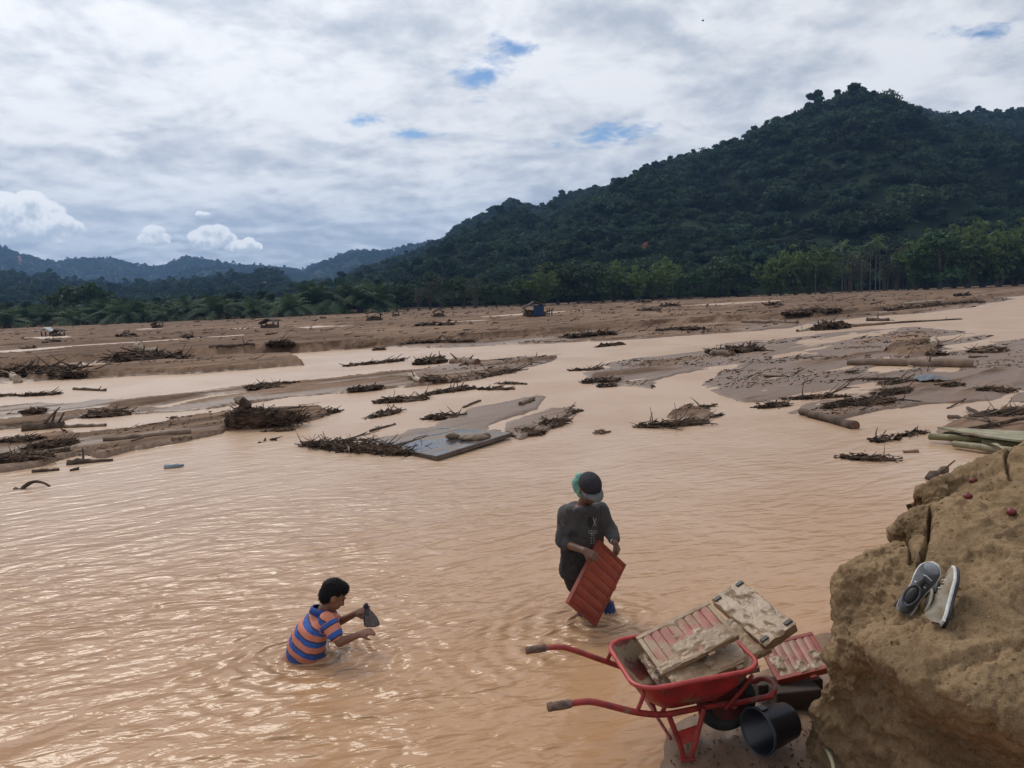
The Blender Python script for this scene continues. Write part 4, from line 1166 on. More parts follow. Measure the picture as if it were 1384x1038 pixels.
# --- sunken panel of planks
def sunken_panel():
    A = P(489, 598, .02); B = P(591, 577.5, .03); Cn = P(690, 585, .12); D = P(591, 616, .09)
    o = thing('sunken_panel', 'large dark wet wooden wall panel lying half sunk in the channel', 'panel', (A + B + Cn + D) / 4)
    c0 = (A + B + Cn + D) / 4
    md = mat('wet_dark_wood', (.035, .035, .038), (.075, .065, .058), 2.2, .12, .003, 14, mud=(.17, .115, .08), mud_lo=.47, mud_hi=.54, mud_scale=1.0, mudrough=.5)
    nb = 9
    for k in range(nb):
        s0, s1 = k / nb + .002, (k + 1) / nb - .002
        q = [A + (D - A) * s0, A + (D - A) * s1, B + (Cn - B) * s1, B + (Cn - B) * s0]
        q = [p - c0 for p in q]; z = np.array([0, 0, random.uniform(-.006, .006)])
        dn = np.array([0, 0, -.05])
        MB().add([p + z for p in q] + [p + z + dn for p in q], [(0, 1, 2, 3), (7, 6, 5, 4), (0, 4, 5, 1), (1, 5, 6, 2), (2, 6, 7, 3), (3, 7, 4, 0)], False).build('plank', md, o)
    fr = mat('wet_brown_wood', (.10, .07, .055), (.055, .04, .034), 4, .35, .004, 20)
    for p, q in ((D, Cn), (Cn, B), (A, B), (A, D)):
        d = n3(q - p); u = n3(np.cross(d, [0, 0, 1])); w = np.cross(u, d)
        MB().box((p + q) / 2 - c0 + w * (-.038), (np.linalg.norm(q - p) + .04, .05, .085), np.stack([d, u, w], 1), .012).build('frame_rail', fr, o)
    rng = np.random.default_rng(3)
    for px, py, r in ((640, 592, .3), (612, 590, .16), (655, 590, .12)):
        p = P(px, py, .12) - c0
        mb = MB(); mb.ellipsoid(p, (r, r * .6, .07)); me = fuse(mb, .02, 1); V = mesh_co(me); V += normals_of(me) * (fbm(V[:, 0] * 9, V[:, 1] * 9, V[:, 2] * 9 + .01, s=2) * .035)[:, None]; mesh_set(me, V)
        obj('mud_lump', me, M_LOG, o)
sunken_panel()

# --- bamboo and planks at the right edge
M_BAMBOO = mat('green_bamboo', (.10, .11, .04), (.17, .15, .075), 3, .5, mud=(.2, .14, .09), mud_lo=.5, mud_hi=.65)
M_BPALE = mat('pale_bamboo_strip', (.27, .25, .16), (.20, .18, .11), 3, .6, mud=(.2, .14, .09), mud_lo=.48, mud_hi=.65)
def bamboo(label, x0, y0, x1, y1, rpx, m, z0=.1, z1=.12):
    a, b = P(x0, y0, z0), P(x1, y1, z1)
    r = rpx * a[1] / FPX; d = b - a; L = np.linalg.norm(d); nn = max(3, int(L / .32))
    o = thing('bamboo_pole', label, 'bamboo', a)
    pts = []; rr = []
    for k in range(nn):
        for t, q in ((0, 1.12), (.05, 1.0), (.95, 1.0)):
            pts.append(d * (k + t) / nn); rr.append(r * q)
    pts.append(d); rr.append(r * 1.1)
    MB().tube(pts, rr, 10).build('culm', m, o)
    e = n3(d)
    MB().tube([-e * .002, -e * .02], [r * .92, r * .9], 10).build('cut_end', M_BPALE, o)
    return o
bamboo('thick bright green bamboo pole at the front of the raft pile', 1257, 590, 1340, 594, 4.6, M_BAMBOO, .1, .14)
bamboo('yellowish bamboo pole lowest in the raft pile, against the sand bank', 1290, 600, 1372, 609, 4.4, M_BPALE, .08, .12)
bamboo('green bamboo pole in the middle of the raft pile', 1330, 597, 1420, 604, 4.2, M_BAMBOO, .14, .16)
bamboo('dark green bamboo pole half hidden behind the pale plank', 1300, 583, 1400, 590, 3.6, M_BAMBOO, .1, .12)
def flat_plank(label, pts, m, th=.03):
    Q = [np.asarray(p) for p in pts]; c = sum(Q) / 4
    o = thing('wood_plank', label, 'plank', c)
    dn = np.array([0, 0, -th])
    MB().add([p - c for p in Q] + [p - c + dn for p in Q], [(3, 2, 1, 0), (4, 5, 6, 7), (1, 5, 4, 0), (2, 6, 5, 1), (3, 7, 6, 2), (0, 4, 7, 3)], False).build('board', m, o)
flat_plank('wide pale green flattened bamboo sheet on top of the raft pile', [P(1267, 577, .24), P(1395, 583, .28), P(1395, 597, .28), P(1330, 589, .26)], M_BPALE)
LG('black wet log slanting across the raft pile', 1277, 598, 1385, 572, 4.0, 2.4, M_TANGLE, 301, False, 2, dz=2.6)
LG('slim brown branch at the back of the raft pile', 1308, 556, 1352, 579, 2.6, 2.0, M_BARK, 302, False, 2, 'driftwood_branch', dz=1.5, cat='branch')
LG('dark curved branch left of the slim brown one', 1283, 567, 1336, 573, 3.0, 1.8, M_BARK, 303, False, 3, 'driftwood_branch', dz=1.2, cat='branch')
def sheath():
    a, b = P(1325, 606, .04), P(1362, 615, .1)
    o = thing('bamboo_sheath', 'curled dry bamboo sheath below the raft pile', 'bamboo', a)
    V = []; n = 14
    d = b - a; u = n3(np.cross(d, [0, 0, 1]))
    for i in range(n):
        t = i / (n - 1)
        for s in (-1, 0, 1):
            p = d * t + u * s * .05 * math.sin(math.pi * min(1, t + .08)); p[2] += .10 * math.sin(math.pi * t) + (.03 if s else 0); V.append(p)
    Q = [(i * 3 + k, i * 3 + k + 1, i * 3 + 4 + k, i * 3 + 3 + k) for i in range(n - 1) for k in (0, 1)]
    MB().add(V, Q).build('sheath', M_BPALE, o)
sheath()
def snag():
    a = P(1262, 646, 0); b = P(1291, 622, .25)
    o = thing('leaning_stick', 'thin leaning stick with wood lumps just off the sand bank', 'stick', a)
    MB().tube([(0, 0, 0), (b - a) * .5, b - a], [.018, .014, .009], 7).build('stick', M_BARK, o)
    rng = np.random.default_rng(5)
    for px, py, s in ((1263, 645, .09), (1277, 637, .075)):
        p = P(px, py, .03) - a
        mb = MB(); mb.tube([p + [-s, 0, -.04], p + [0, 0, .03], p + [s * .6, .02, .05]], [s * .8, s * .8, s * .4], 8, rough=.25, rng=random); mb.build('wood_lump', M_BARK, o)
snag()

# --- litter nobody could count
def litter():
    rng = np.random.default_rng(77)
    mb = MB()
    zones = [((0, 1384), (425, 470), 2600), ((0, 420), (480, 610), 2200), ((400, 760), (478, 530), 900), ((760, 1384), (445, 560), 6500), ((640, 1384), (400, 440), 1500)]
    for (xa, xb), (ya, yb), n in zones:
        px = rng.uniform(xa, xb, n); py = rng.uniform(ya, yb, n)
        z = .1
        pts = np.array([P(a, max(b, 430 - .04 * a + 14), .15) for a, b in zip(px, py)])
        h = ground_height(pts[:, 0], pts[:, 1])
        # drift gathers in lines
        dens = fbm(pts[:, 0] * .12, pts[:, 1] * .5, oct=3, s=31)
        for p, hh, dn in zip(pts, h, dens):
            if hh < .015 or dn < .08 - .1 * rng.random(): continue
            pm = p[1] / FPX
            q = np.array([p[0], p[1], hh + .3 * pm])
            ang = rng.normal(.4, .6)
            L = rng.uniform(1.5, 8) * pm * (1 + (rng.random() < .08) * 3); r = rng.uniform(.3, 1.0) * pm * (1 + (rng.random() < .06))
            twig(mb, q, (math.cos(ang), math.sin(ang), rng.normal(0, .1)), L, r, rng, .2, 4, 3)
    o = mb.build('flood_litter', M_TANGLE)
    tag(o, 'dark twigs and bark bits strewn over the sand bars', 'litter', kind='stuff')
litter()

# --- wrecked huts far out on the flat
M_THATCH = mat('old_thatch', (.07, .055, .045), (.04, .033, .03), 2, .9)
M_POST = mat('hut_post', (.08, .065, .05), None, 3, .9)
M_TARP = mat('blue_tarp', (.012, .045, .14), (.01, .03, .09), 1.2, .6)
M_TIN = mat('pale_tin', (.45, .47, .48), (.32, .33, .34), 1.2, .5)
def hut(label, px, py, wpx, hpx, roof, tarp=False, heap=True, tilt=.25, seed=0):
    p = G(px, py); pm = p[1] / FPX; rng = np.random.default_rng(seed)
    w, h = wpx * pm, hpx * pm
    o = thing('wrecked_hut', label, 'hut', p, rng.uniform(-.2, .2))
    for sx in (-.42, .42):
        for sy in (-.35, .35):
            MB().tube([(sx * w, sy * w, -.1), (sx * w * 1.03, sy * w, h * (.62 + .12 * sx))], [.09, .08], 6).build('post', M_POST, o)
    n = 9; V = []
    for i in range(n):
        for j in range(n):
            s, t = i / (n - 1) * 2 - 1, j / (n - 1) * 2 - 1
            V.append((s * w * .56, t * w * .5, h * (1.0 - .38 * abs(s) + tilt * .5 * s) + rng.normal(0, .03 * h)))
    rm = np_mesh('roof', np.array(V), grid_quads(n, n), False)
    ro = obj('roof', rm, roof, o); so = ro.modifiers.new('t', 'SOLIDIFY'); so.thickness = .12
    if tarp:
        n = 10; V = [(-.05 * w + .48 * w * i / (n - 1), -.42 * w + .05 * math.sin(i * 2.3) * w, h * .78 * (1 - j / (n - 1)) + .02) for i in range(n) for j in range(n)]
        t_ = obj('tarp', np_mesh('tarp', np.array(V), grid_quads(n, n)), M_TARP, o); t_.modifiers.new('t', 'SOLIDIFY').thickness = .03
        for q in (.62, .72, .85):
            MB().tube([(q * w, -.2 * w, 0), (q * w * 1.05, -.2 * w, h * .55)], [.07, .05], 5).build('post', M_POST, o)
        MB().tube([(.5 * w, -.2 * w, h * .2), (1.0 * w, -.3 * w, h * .5)], [.07, .05], 5).build('fallen_rail', M_POST, o)
    if heap:
        mb = MB(); mb.ellipsoid((0, 0, 0), (w * .62, w * .4, h * .45)); me = fuse(mb, h * .1, 1); V = mesh_co(me)
        V += normals_of(me) * (fbm(V[:, 0] * 2, V[:, 1] * 2, V[:, 2] * 2 + .01, s=seed) * h * .2)[:, None]; mesh_set(me, V)
        obj('debris_heap', me, M_TANGLE, o)
    return o
hut('collapsed hut with pale tin roof standing before the oil palms', 65, 455, 13, 10, M_TIN, heap=False, tilt=-.3, seed=1)
hut('low dark hut remains right beside the pale-roofed hut', 79, 455, 13, 9, M_THATCH, seed=2)
hut('dark wrecked hut on the flat below the end of the oil palm row', 365, 443, 20, 11, M_THATCH, seed=3)
hut('dark slumped hut right of the tall dark palms', 506, 433, 20, 12, M_THATCH, seed=4, tilt=-.2)
hut('tiny dark hut remains between the slumped hut and the boxy one', 535, 427, 9, 5, M_THATCH, seed=5)
hut('small boxy dark wreck left of the hut with blue tarp', 593, 428, 13, 9, M_THATCH, seed=6, tilt=.05)
hut('largest wrecked hut, with bright blue tarp hanging on it', 722, 427, 27, 18, M_THATCH, tarp=True, seed=7, tilt=.1)
hut('tiny dark wreck under the oil palms, centre of their row', 213, 442, 12, 6, M_THATCH, seed=8)
for k, (px, py, w, h, lab) in enumerate(((172, 455, 18, 6, 'brown stump and pole lump on the far flat, left of the log heap top'), (253, 456, 11, 6, 'small dark snag on the far flat, above the log heap'), (603, 440, 14, 6, 'dark snag lump on the far flat under the boxy wreck'), (575, 440, 22, 4, 'flat dark stick streak beside the snag lump under the boxy wreck'), (880, 420, 18, 5, 'lone dark lump on the pale far flat, right of centre'), (905, 414, 16, 3, 'thin dark streak of sticks above the lone lump on the pale flat'), (870, 409, 10, 3, 'dark speck of driftwood at the foot of the green trees'), (1045, 413, 14, 4, 'low brush lump on the far flat below the bamboo'), (1300, 400, 9, 5, 'dark stump at the far bank edge, upper right'), (40, 472, 10, 5, 'dark lump in the thin far puddle, left'), (70, 463, 8, 3, 'small dark lump left of the far puddle end'))):
    CL(lab, px - w / 2, py, px + w / 2, py, 5, h, 30, 400 + k, 3, zup=.3, thick=1.3)
# ------------------------------------------------------------------ the sand bank at the right
def catmull(C, t):                      # C: (n, ..., 3), t in 0..n-1
    n = len(C); i = np.clip(np.floor(t).astype(int), 0, n - 2); f = (t - i)[(...,) + (None,) * (C.ndim - 1)]
    p0, p1, p2, p3 = C[np.maximum(i - 1, 0)], C[i], C[i + 1], C[np.minimum(i + 2, n - 1)]
    return .5 * ((2 * p1) + (-p0 + p2) * f + (2 * p0 - 5 * p1 + 4 * p2 - p3) * f ** 2 + (-p0 + 3 * p1 - 3 * p2 + p3) * f ** 3)
CTRL = [
    [(1086, 1045, 4.15), (1180, 1130, 3.85), (1270, 1185, 3.6), (1400, 1230, 3.4), (1600, 1320, 3.2), (1900, 1450, 3.0)],
    [(1104, 965, 4.08), (1185, 960, 3.80), (1262, 1010, 3.46), (1400, 1050, 3.24), (1600, 1130, 2.95), (1900, 1250, 2.7)],
    [(1110, 925, 4.00), (1184, 914, 3.66), (1262, 968, 3.30), (1398, 1018, 3.08), (1600, 1085, 3.0), (1900, 1190, 2.75)],
    [(1118, 880, 3.88), (1176, 880, 3.42), (1258, 938, 2.98), (1390, 990, 2.76), (1600, 1060, 2.6), (1900, 1160, 2.4)],
    [(1132, 838, 3.9), (1195, 835, 3.6), (1268, 860, 3.22), (1395, 885, 3.0), (1600, 920, 2.8), (1900, 980, 2.6)],
    [(1146, 764, 4.0), (1198, 773, 3.78), (1272, 785, 3.5), (1400, 775, 3.3), (1600, 790, 3.1), (1900, 820, 2.9)],
    [(1196, 752, 4.05), (1224, 748, 3.98), (1285, 738, 3.74), (1400, 722, 3.55), (1600, 724, 3.33), (1900, 748, 3.1)],
    [(1240, 737, 4.16), (1258, 728, 4.07), (1302, 710, 3.92), (1400, 692, 3.72), (1600, 690, 3.5), (1900, 705, 3.25)],
    [(1214, 707, 4.30), (1250, 700, 4.22), (1308, 682, 4.10), (1400, 660, 3.95), (1600, 645, 3.75), (1900, 650, 3.5)],
    [(1260, 693, 4.40), (1280, 680, 4.37), (1322, 655, 4.35), (1400, 630, 4.30), (1600, 600, 4.3), (1900, 590, 4.2)],
    [(1243, 664, 4.52), (1290, 646, 4.62), (1340, 625, 4.74), (1400, 597, 4.85), (1600, 545, 4.95), (1900, 520, 4.9)]]
C = np.array([[PD(*q) for q in row] for row in CTRL])
bot = C[0].copy(); bot[:, 2] = -.3; bot[:, 1] -= .05
back = C[-1].copy(); back[:, 1] += .30; back[:, 2] = .75
back2 = C[-1].copy(); back2[:, 1] += .42; back2[:, 2] = -.3
C = np.concatenate([bot[None], C, back[None], back2[None]])
C[3:6, 0, 0] += .05; C[3:6, 1, 0] += .02
left = C[:, 0].copy(); left[:, 0] += .05; left[:, 1] += .20; left[:, 2] = np.maximum(left[:, 2] - .45, -.3)
left2 = left.copy(); left2[:, 1] += .2; left2[:, 2] = -.3
C = np.concatenate([left2[:, None], left[:, None], C], 1)
na, nb_ = 400, 340
A_ = catmull(C, np.linspace(0, C.shape[0] - 1, na))                       # na x cols x 3
B_ = catmull(np.swapaxes(A_, 0, 1), np.linspace(0, C.shape[1] - 1, nb_))   # nb x na x 3
S = np.swapaxes(B_, 0, 1)                                                  # na x nb x 3
du = np.gradient(S, axis=1); dv = np.gradient(S, axis=0)
nn = np.cross(du, dv); nn /= np.linalg.norm(nn, axis=-1, keepdims=True) + 1e-9
x, y, z = S[..., 0], S[..., 1], S[..., 2]
disp = .035 * fbm(x * 2.6, y * 2.6, z * 2.6 + .01, oct=4, s=61, gain=.55) + .035 * sstep(-.06, .06, fbm(x * 3.5, y * 3.5, z * 2.0 + .01, oct=5, s=62, gain=.6)) - .02 + .028 * (1 - 2 * np.abs(fbm(x * 6, y * 6, z * 7 + .01, oct=3, s=64)))
disp += .026 * np.floor(3.2 * fbm(x * 2.8, y * 2.8, z * 3.4 + .01, oct=4, s=81, gain=.6) + .5) / 3.2
disp += .020 * fbm(x * 16, y * 16, z * 16 + .01, oct=4, s=67, gain=.65) + .006 * vnoise(x * 90, y * 90, z * 90 + .01, s=70)
S = S + nn * disp[..., None]
# blocks that slumped away from the rim leave steps and open cracks
d = S - CAM; w = d @ Fw
qx = CX + FPX * (d @ Rt) / w; qy = CY - FPX * (d @ Up) / w
def crack(pts, width, depth):
    dd = np.full(qx.shape, 1e9)
    wig = 2.5 * vnoise(qx / 6, qy / 6, s=5) + 1.2 * vnoise(qx / 2.2, qy / 2.2, s=6)
    for (ax, ay), (bx, by) in zip(pts[:-1], pts[1:]):
        t = np.clip(((qx - ax) * (bx - ax) + (qy - ay) * (by - ay)) / ((bx - ax) ** 2 + (by - ay) ** 2), 0, 1)
        dd = np.minimum(dd, np.hypot(qx + wig - ax - t * (bx - ax), qy - ay - t * (by - ay)))
    S[..., 2] -= depth * np.exp(-(dd / width) ** 2)
crack([(1257, 686), (1256, 710), (1251, 740), (1242, 768)], 2.6, .13)
crack([(1227, 733), (1234, 750), (1229, 760)], 2.2, .09)
crack([(1362, 606), (1360, 628), (1366, 645)], 2.4, .09)
crack([(1215, 868), (1190, 872), (1168, 880)], 2.0, .03)
crack([(1300, 905), (1340, 880), (1384, 870)], 2.0, .02)
bank_me = np_mesh('sand_bank', S.reshape(-1, 3), grid_quads(na, nb_))
def bank_material():
    m = bpy.data.materials.new('damp_bank_sand'); m.use_nodes = True
    T = NT(m.node_tree); bs = m.node_tree.nodes['Principled BSDF']
    pos = T.n('ShaderNodeNewGeometry').outputs['Position']
    a = T.noise(pos, 2.6, 6, 0.62, .3); b = T.noise(pos, 30, 5, 0.7); g = T.noise(pos, 190, 3, 0.7)
    c = T.mix(T.smooth(a, .36, .64), (.29, .193, .105), (.175, .113, .058))
    c = T.mix(T.smooth(b, .5, .72), c, (.14, .088, .045))
    c = T.mix(T.math('MULTIPLY', T.smooth(g, .58, .68), .7), c, (.48, .37, .24))
    c = T.mix(T.math('MULTIPLY', T.smooth(g, .42, .34), .7), c, (.10, .064, .035))
    moss = T.smooth(T.noise(pos, 4.2, 4, .6), .64, .74)
    c = T.mix(T.math('MULTIPLY', moss, .5), c, (.12, .10, .03))
    T.l(c, bs.inputs['Base Color']); bs.inputs['Roughness'].default_value = .9; bs.inputs['Specular IOR Level'].default_value = .25
    bp = T.n('ShaderNodeBump'); bp.inputs['Distance'].default_value = .012
    T.l(T.math('ADD', T.noise(pos, 45, 6, .7), T.math('MULTIPLY', g, .35)), bp.inputs['Height']); T.l(bp.outputs[0], bs.inputs['Normal'])
    return m
M_BANK = bank_material()
bank = obj('sand_bank', bank_me, M_BANK)
tag(bank, 'undercut brown sand bank with cracks', kind='structure')
bvh = BVHTree.FromPolygons([tuple(p) for p in S.reshape(-1, 3)], [tuple(q) for q in grid_quads(na, nb_).tolist()])
def on_bank(px, py):
    h, n_, i, dist = bvh.ray_cast(Vector(CAM), Vector(ray(px, py)).normalized())
    if h is None:
        p = PD(px, py, 3.6); return p, np.array([0, 0, 1.0])
    n_ = np.array(n_);
    return np.array(h), n_ if n_[2] > 0 else -n_
for px, py, r, lab in ((1315, 652, .020, 'smaller dark red fruit high on the sand bank, above the other'), (1308, 674, .023, 'glossy dark red fruit on the sand bank below the small one'), (1367, 695, .022, 'dull red fruit at the right edge of the sand bank')):
    p, n_ = on_bank(px, py)
    o = thing('red_fruit', lab, 'fruit', p)
    mb = MB(); mb.ellipsoid((0, 0, r * .5), (r * 1.15, r, r * .95)); mb.build('fruit_skin', mat('red_fruit_skin', (.16, .018, .02), (.08, .012, .014), 30, .35), o)
    MB().tube([(0, 0, r * 1.35), (r * .1, 0, r * 1.6)], [r * .16, r * .08], 6).build('stalk', M_BARK, o)

def clods():
    rng_ = np.random.default_rng(15); mb = MB()
    for k in range(900):
        h, n_, i, dist = bvh.ray_cast(Vector(CAM), Vector(ray(rng_.uniform(1100, 1384), rng_.uniform(610, 1036))).normalized())
        if h is None or n_[2] < .25: continue
        r = .002 + .006 * rng_.random() ** 5
        mb.ellipsoid(np.array(h) + [0, 0, r * .3], (r * rng_.uniform(.8, 1.5), r * rng_.uniform(.8, 1.3), r * rng_.uniform(.6, .9)), None, 6, 4)
    tag(mb.build('sand_crumbs', M_BANK), 'crumbs of sand fallen on the bank', 'crumbs', kind='stuff')
clods()

# ------------------------------------------------------------------ shoes on the bank
M_SHOE_GREY = mat('grey_shoe_knit', (.10, .105, .115), (.06, .062, .068), 30, .8, .002, 200)
M_SHOE_TAN = mat('muddy_shoe_knit', (.28, .25, .20), (.20, .14, .08), 14, .8, .002, 200)
M_SHOE_WHITE = mat('white_shoe_foam', (.60, .59, .57), (.45, .43, .40), 20, .6)
M_BLACK = mat('black_rubber_and_hollow_shade', (.012, .012, .014), (.02, .02, .022), 10, .5)
M_TOE = mat('grey_toe_cap', (.20, .21, .23), (.15, .16, .18), 20, .7)
def shoe(label, origin, ex, ez, L, m_up):
    ex = n3(ex); ez = n3(np.asarray(ez) - ex * (np.asarray(ez) @ ex)); ey = np.cross(ez, ex)
    o = thing('sneaker', label, 'shoe', origin)
    M = np.stack([ex, ey, ez], 1)
    def W(p): return M @ np.asarray(p, float)
    ts = np.linspace(0, 1, 15)
    hw = np.interp(ts, [0, .05, .15, .35, .5, .7, .85, .95, 1], [.018, .030, .036, .034, .036, .047, .045, .030, .012]) * L / .27
    cy = np.interp(ts, [0, .5, .8, 1], [0, .002, .006, .004])
    toe = np.interp(ts, [0, .1, .75, 1], [.008, 0, 0, .016])
    def slab(z0, z1, grow, name, m, par):
        secs = [(W((t * L, c, (zl + z0 + zl + z1) / 2)), W((0, h * grow, 0)), W((0, 0, (z1 - z0) / 2))) for t, h, c, zl in zip(ts, hw, cy, toe)]
        V = []; Fs = []; n = 12
        for t, h, c, zl in zip(ts, hw, cy, toe):
            for k in range(n):
                a = 2 * math.pi * k / n
                cc, ss = math.cos(a), math.sin(a)
                V.append(W((t * L, c + h * grow * np.sign(cc) * abs(cc) ** .45, zl + (z0 + z1) / 2 + (z1 - z0) / 2 * np.sign(ss) * abs(ss) ** .45)))
        for i in range(len(ts) - 1):
            for k in range(n): Fs.append((i * n + k, i * n + (k + 1) % n, (i + 1) * n + (k + 1) % n, (i + 1) * n + k))
        Fs += [tuple(range(n))[::-1], tuple(range((len(ts) - 1) * n, len(ts) * n))]
        return MB().add(V, Fs).build(name, m, par)
    slab(0, .014, 1.04, 'outsole', M_BLACK, o)
    slab(.012, .030, 1.07, 'midsole', M_SHOE_WHITE, o)
    top = np.interp(ts, [0, .04, .15, .3, .42, .6, .8, .93, 1], [.055, .092, .098, .088, .086, .072, .052, .040, .024])
    V = []; Fs = []; n = 14
    for t, h, c, zl, tp in zip(ts, hw, cy, toe, top):
        for k in range(n):
            a = math.pi * k / (n - 1)
            V.append(W((t * L, c + h * .98 * math.cos(a) * (1 - .25 * math.sin(a) * (tp > .06)), zl + .022 + (tp - .022) * math.sin(a) ** .75)))
    for i in range(len(ts) - 1):
        for k in range(n - 1): Fs.append((i * n + k, i * n + k + 1, (i + 1) * n + k + 1, (i + 1) * n + k))
    Fs.append(tuple(range(n)))
    up = MB().add(V, Fs).build('upper', m_up, o)
    e = MB(); e.ellipsoid(W((.085 * L / .27, 0, .088)), (.050, .024, .016), M); e.build('opening', M_BLACK, o)  # solid black ellipsoid: the shade inside the shoe is put in as colour
    e = MB(); e.tube([W((.085 * L / .27 + .054 * math.cos(a), .029 * math.sin(a), .089 + .006 * math.cos(a) ** 2)) for a in np.linspace(0, 2 * math.pi, 25)], .0055, 6, False); e.build('collar', m_up, o)
    e = MB(); e.ellipsoid(W((.150 * L / .27, 0, .078)), (.038, .017, .013), M); e.build('tongue', M_BLACK, o)
    for k in range(4):
        xk = (.125 + .022 * k) * L / .27; zk = .086 - .0085 * k
        e = MB(); e.tube([W((xk, -.026, zk - .012)), W((xk + .004, 0, zk + .006)), W((xk, .026, zk - .012))], .0032, 5); e.build('lace', M_SHOE_WHITE if k % 2 else M_BLACK, o)
    e = MB(); e.ellipsoid(W((.232 * L / .27, .004, .036)), (.036, .040, .022), M); e.build('toe_cap', M_TOE if m_up is M_SHOE_GREY else m_up, o)
    e = MB()
    for s in (-1, 1):
        e = MB(); e.box(W((.035, s * .0375 * L / .27, .022)), (.06, .006, .011), M, .002); e.build('heel_stripe', M_BLACK if s > 0 else M_SHOE_WHITE, o)
    return o
pA, nA = on_bank(1222, 832); pB, _ = on_bank(1262, 784)
exA = n3(PD(1266, 778, pB[1]) + [0, 0, .02] - pA)
shoe('grey sneaker standing upright on the sand bank, laces and opening showing', pA + [-.012, 0, .012], exA, n3(nA + [-.25, -.35, .6]), .285, M_SHOE_GREY)
pC, nC = on_bank(1256, 856)
exC = n3(PD(1277, 778, pC[1] + .15) - pC)
shoe('muddy tan sneaker tipped on its side, pale sole outward', pC + np.array([.062, -.03, .035]), exC, n3(np.array([-.90, .40, .10])), .292, M_SHOE_TAN)

# ------------------------------------------------------------------ wheelbarrow
M_RED = mat('red_barrow_paint', (.33, .022, .022), (.17, .013, .015), 7, .42, .002, 40, spec=.5, mud=(.25, .16, .10), mud_lo=.54, mud_hi=.70, mud_scale=6)
M_REDTUBE = mat('red_tube_paint', (.27, .025, .022), (.15, .02, .018), 16, .45, .002, 40, mud=(.22, .14, .09), mud_lo=.58, mud_hi=.70, mud_scale=9)
M_GRIP = mat('worn_grip', (.17, .10, .075), (.07, .045, .036), 28, .8, .003, 60)
M_TRAYMUD = mat('tray_inside', (.20, .045, .035), (.10, .03, .024), 6, .5, .003, 30, mud=(.26, .185, .115), mud_lo=.44, mud_hi=.56, mud_scale=7)
M_MUD = mat('wet_mud', (.31, .21, .125), (.21, .138, .08), 12, .22, .006, 34)
WB = np.array([.068, 4.167, .12]); wax = n3([.989, .15, 0]); wsd = np.array([-wax[1], wax[0], 0])
def B(a, b, zz): return wax * a + wsd * b + np.array([0, 0, zz])
wb = thing('wheelbarrow', 'red wheelbarrow at the water edge, loaded with muddy louvred panels', 'wheelbarrow', WB)
def rrect(a0, a1, hb0, hb1, z0, z1, r, n=8):
    """rounded loop from the rear (a0) to the front (a1)"""
    pts = []
    for (ca, cb, s0) in ((a1 - r, hb1 - r, 0), (a0 + r, hb0 - r, 90), (a0 + r, -hb0 + r, 180), (a1 - r, -hb1 + r, 270)):
        for k in range(n):
            t = math.radians(s0 + 90 * k / (n - 1)); aa, bb = ca + r * math.cos(t), cb + r * math.sin(t)
            pts.append(B(aa, bb, z0 + (z1 - z0) * (aa - a0) / (a1 - a0)))
    return pts
rim = rrect(.50, 1.24, .31, .30, .485, .525, .13)
mid = rrect(.57, 1.17, .27, .265, .375, .42, .12)
flo = rrect(.65, 1.07, .22, .21, .305, .325, .10)
V = rim + mid + flo; n = len(rim)
Fs = [(k, (k + 1) % n, n + (k + 1) % n, n + k) for k in range(n)] + [(n + k, n + (k + 1) % n, 2 * n + (k + 1) % n, 2 * n + k) for k in range(n)] + [tuple(range(2 * n, 3 * n))]
me = MB().add(V, Fs).mesh('tray'); me.materials.append(M_RED)
tray = link(bpy.data.objects.new('tray', me), wb)
V2 = [p * 1.0 + 0 for p in V]
cen = B(.88, 0, .40)
V2 = [p + n3((cen - p) * [1, 1, 0]) * .010 + np.array([0, 0, .006]) for p in V]
me = MB().add(V2, [f[::-1] for f in Fs]).mesh('tray_lining'); me.materials.append(M_TRAYMUD); link(bpy.data.objects.new('lining', me), tray)
MB().tube(rim + [rim[0]], .014, 8, False).build('rim', mat('red_rim_paint', (.40, .05, .045), (.30, .03, .03), 12, .4, mud=(.28, .2, .14), mud_lo=.6, mud_hi=.75), tray)
def smooth_path(pts, n=6):
    Cc = np.array(pts, float); t = np.linspace(0, len(Cc) - 1, (len(Cc) - 1) * n + 1)
    return list(catmull(Cc, t))
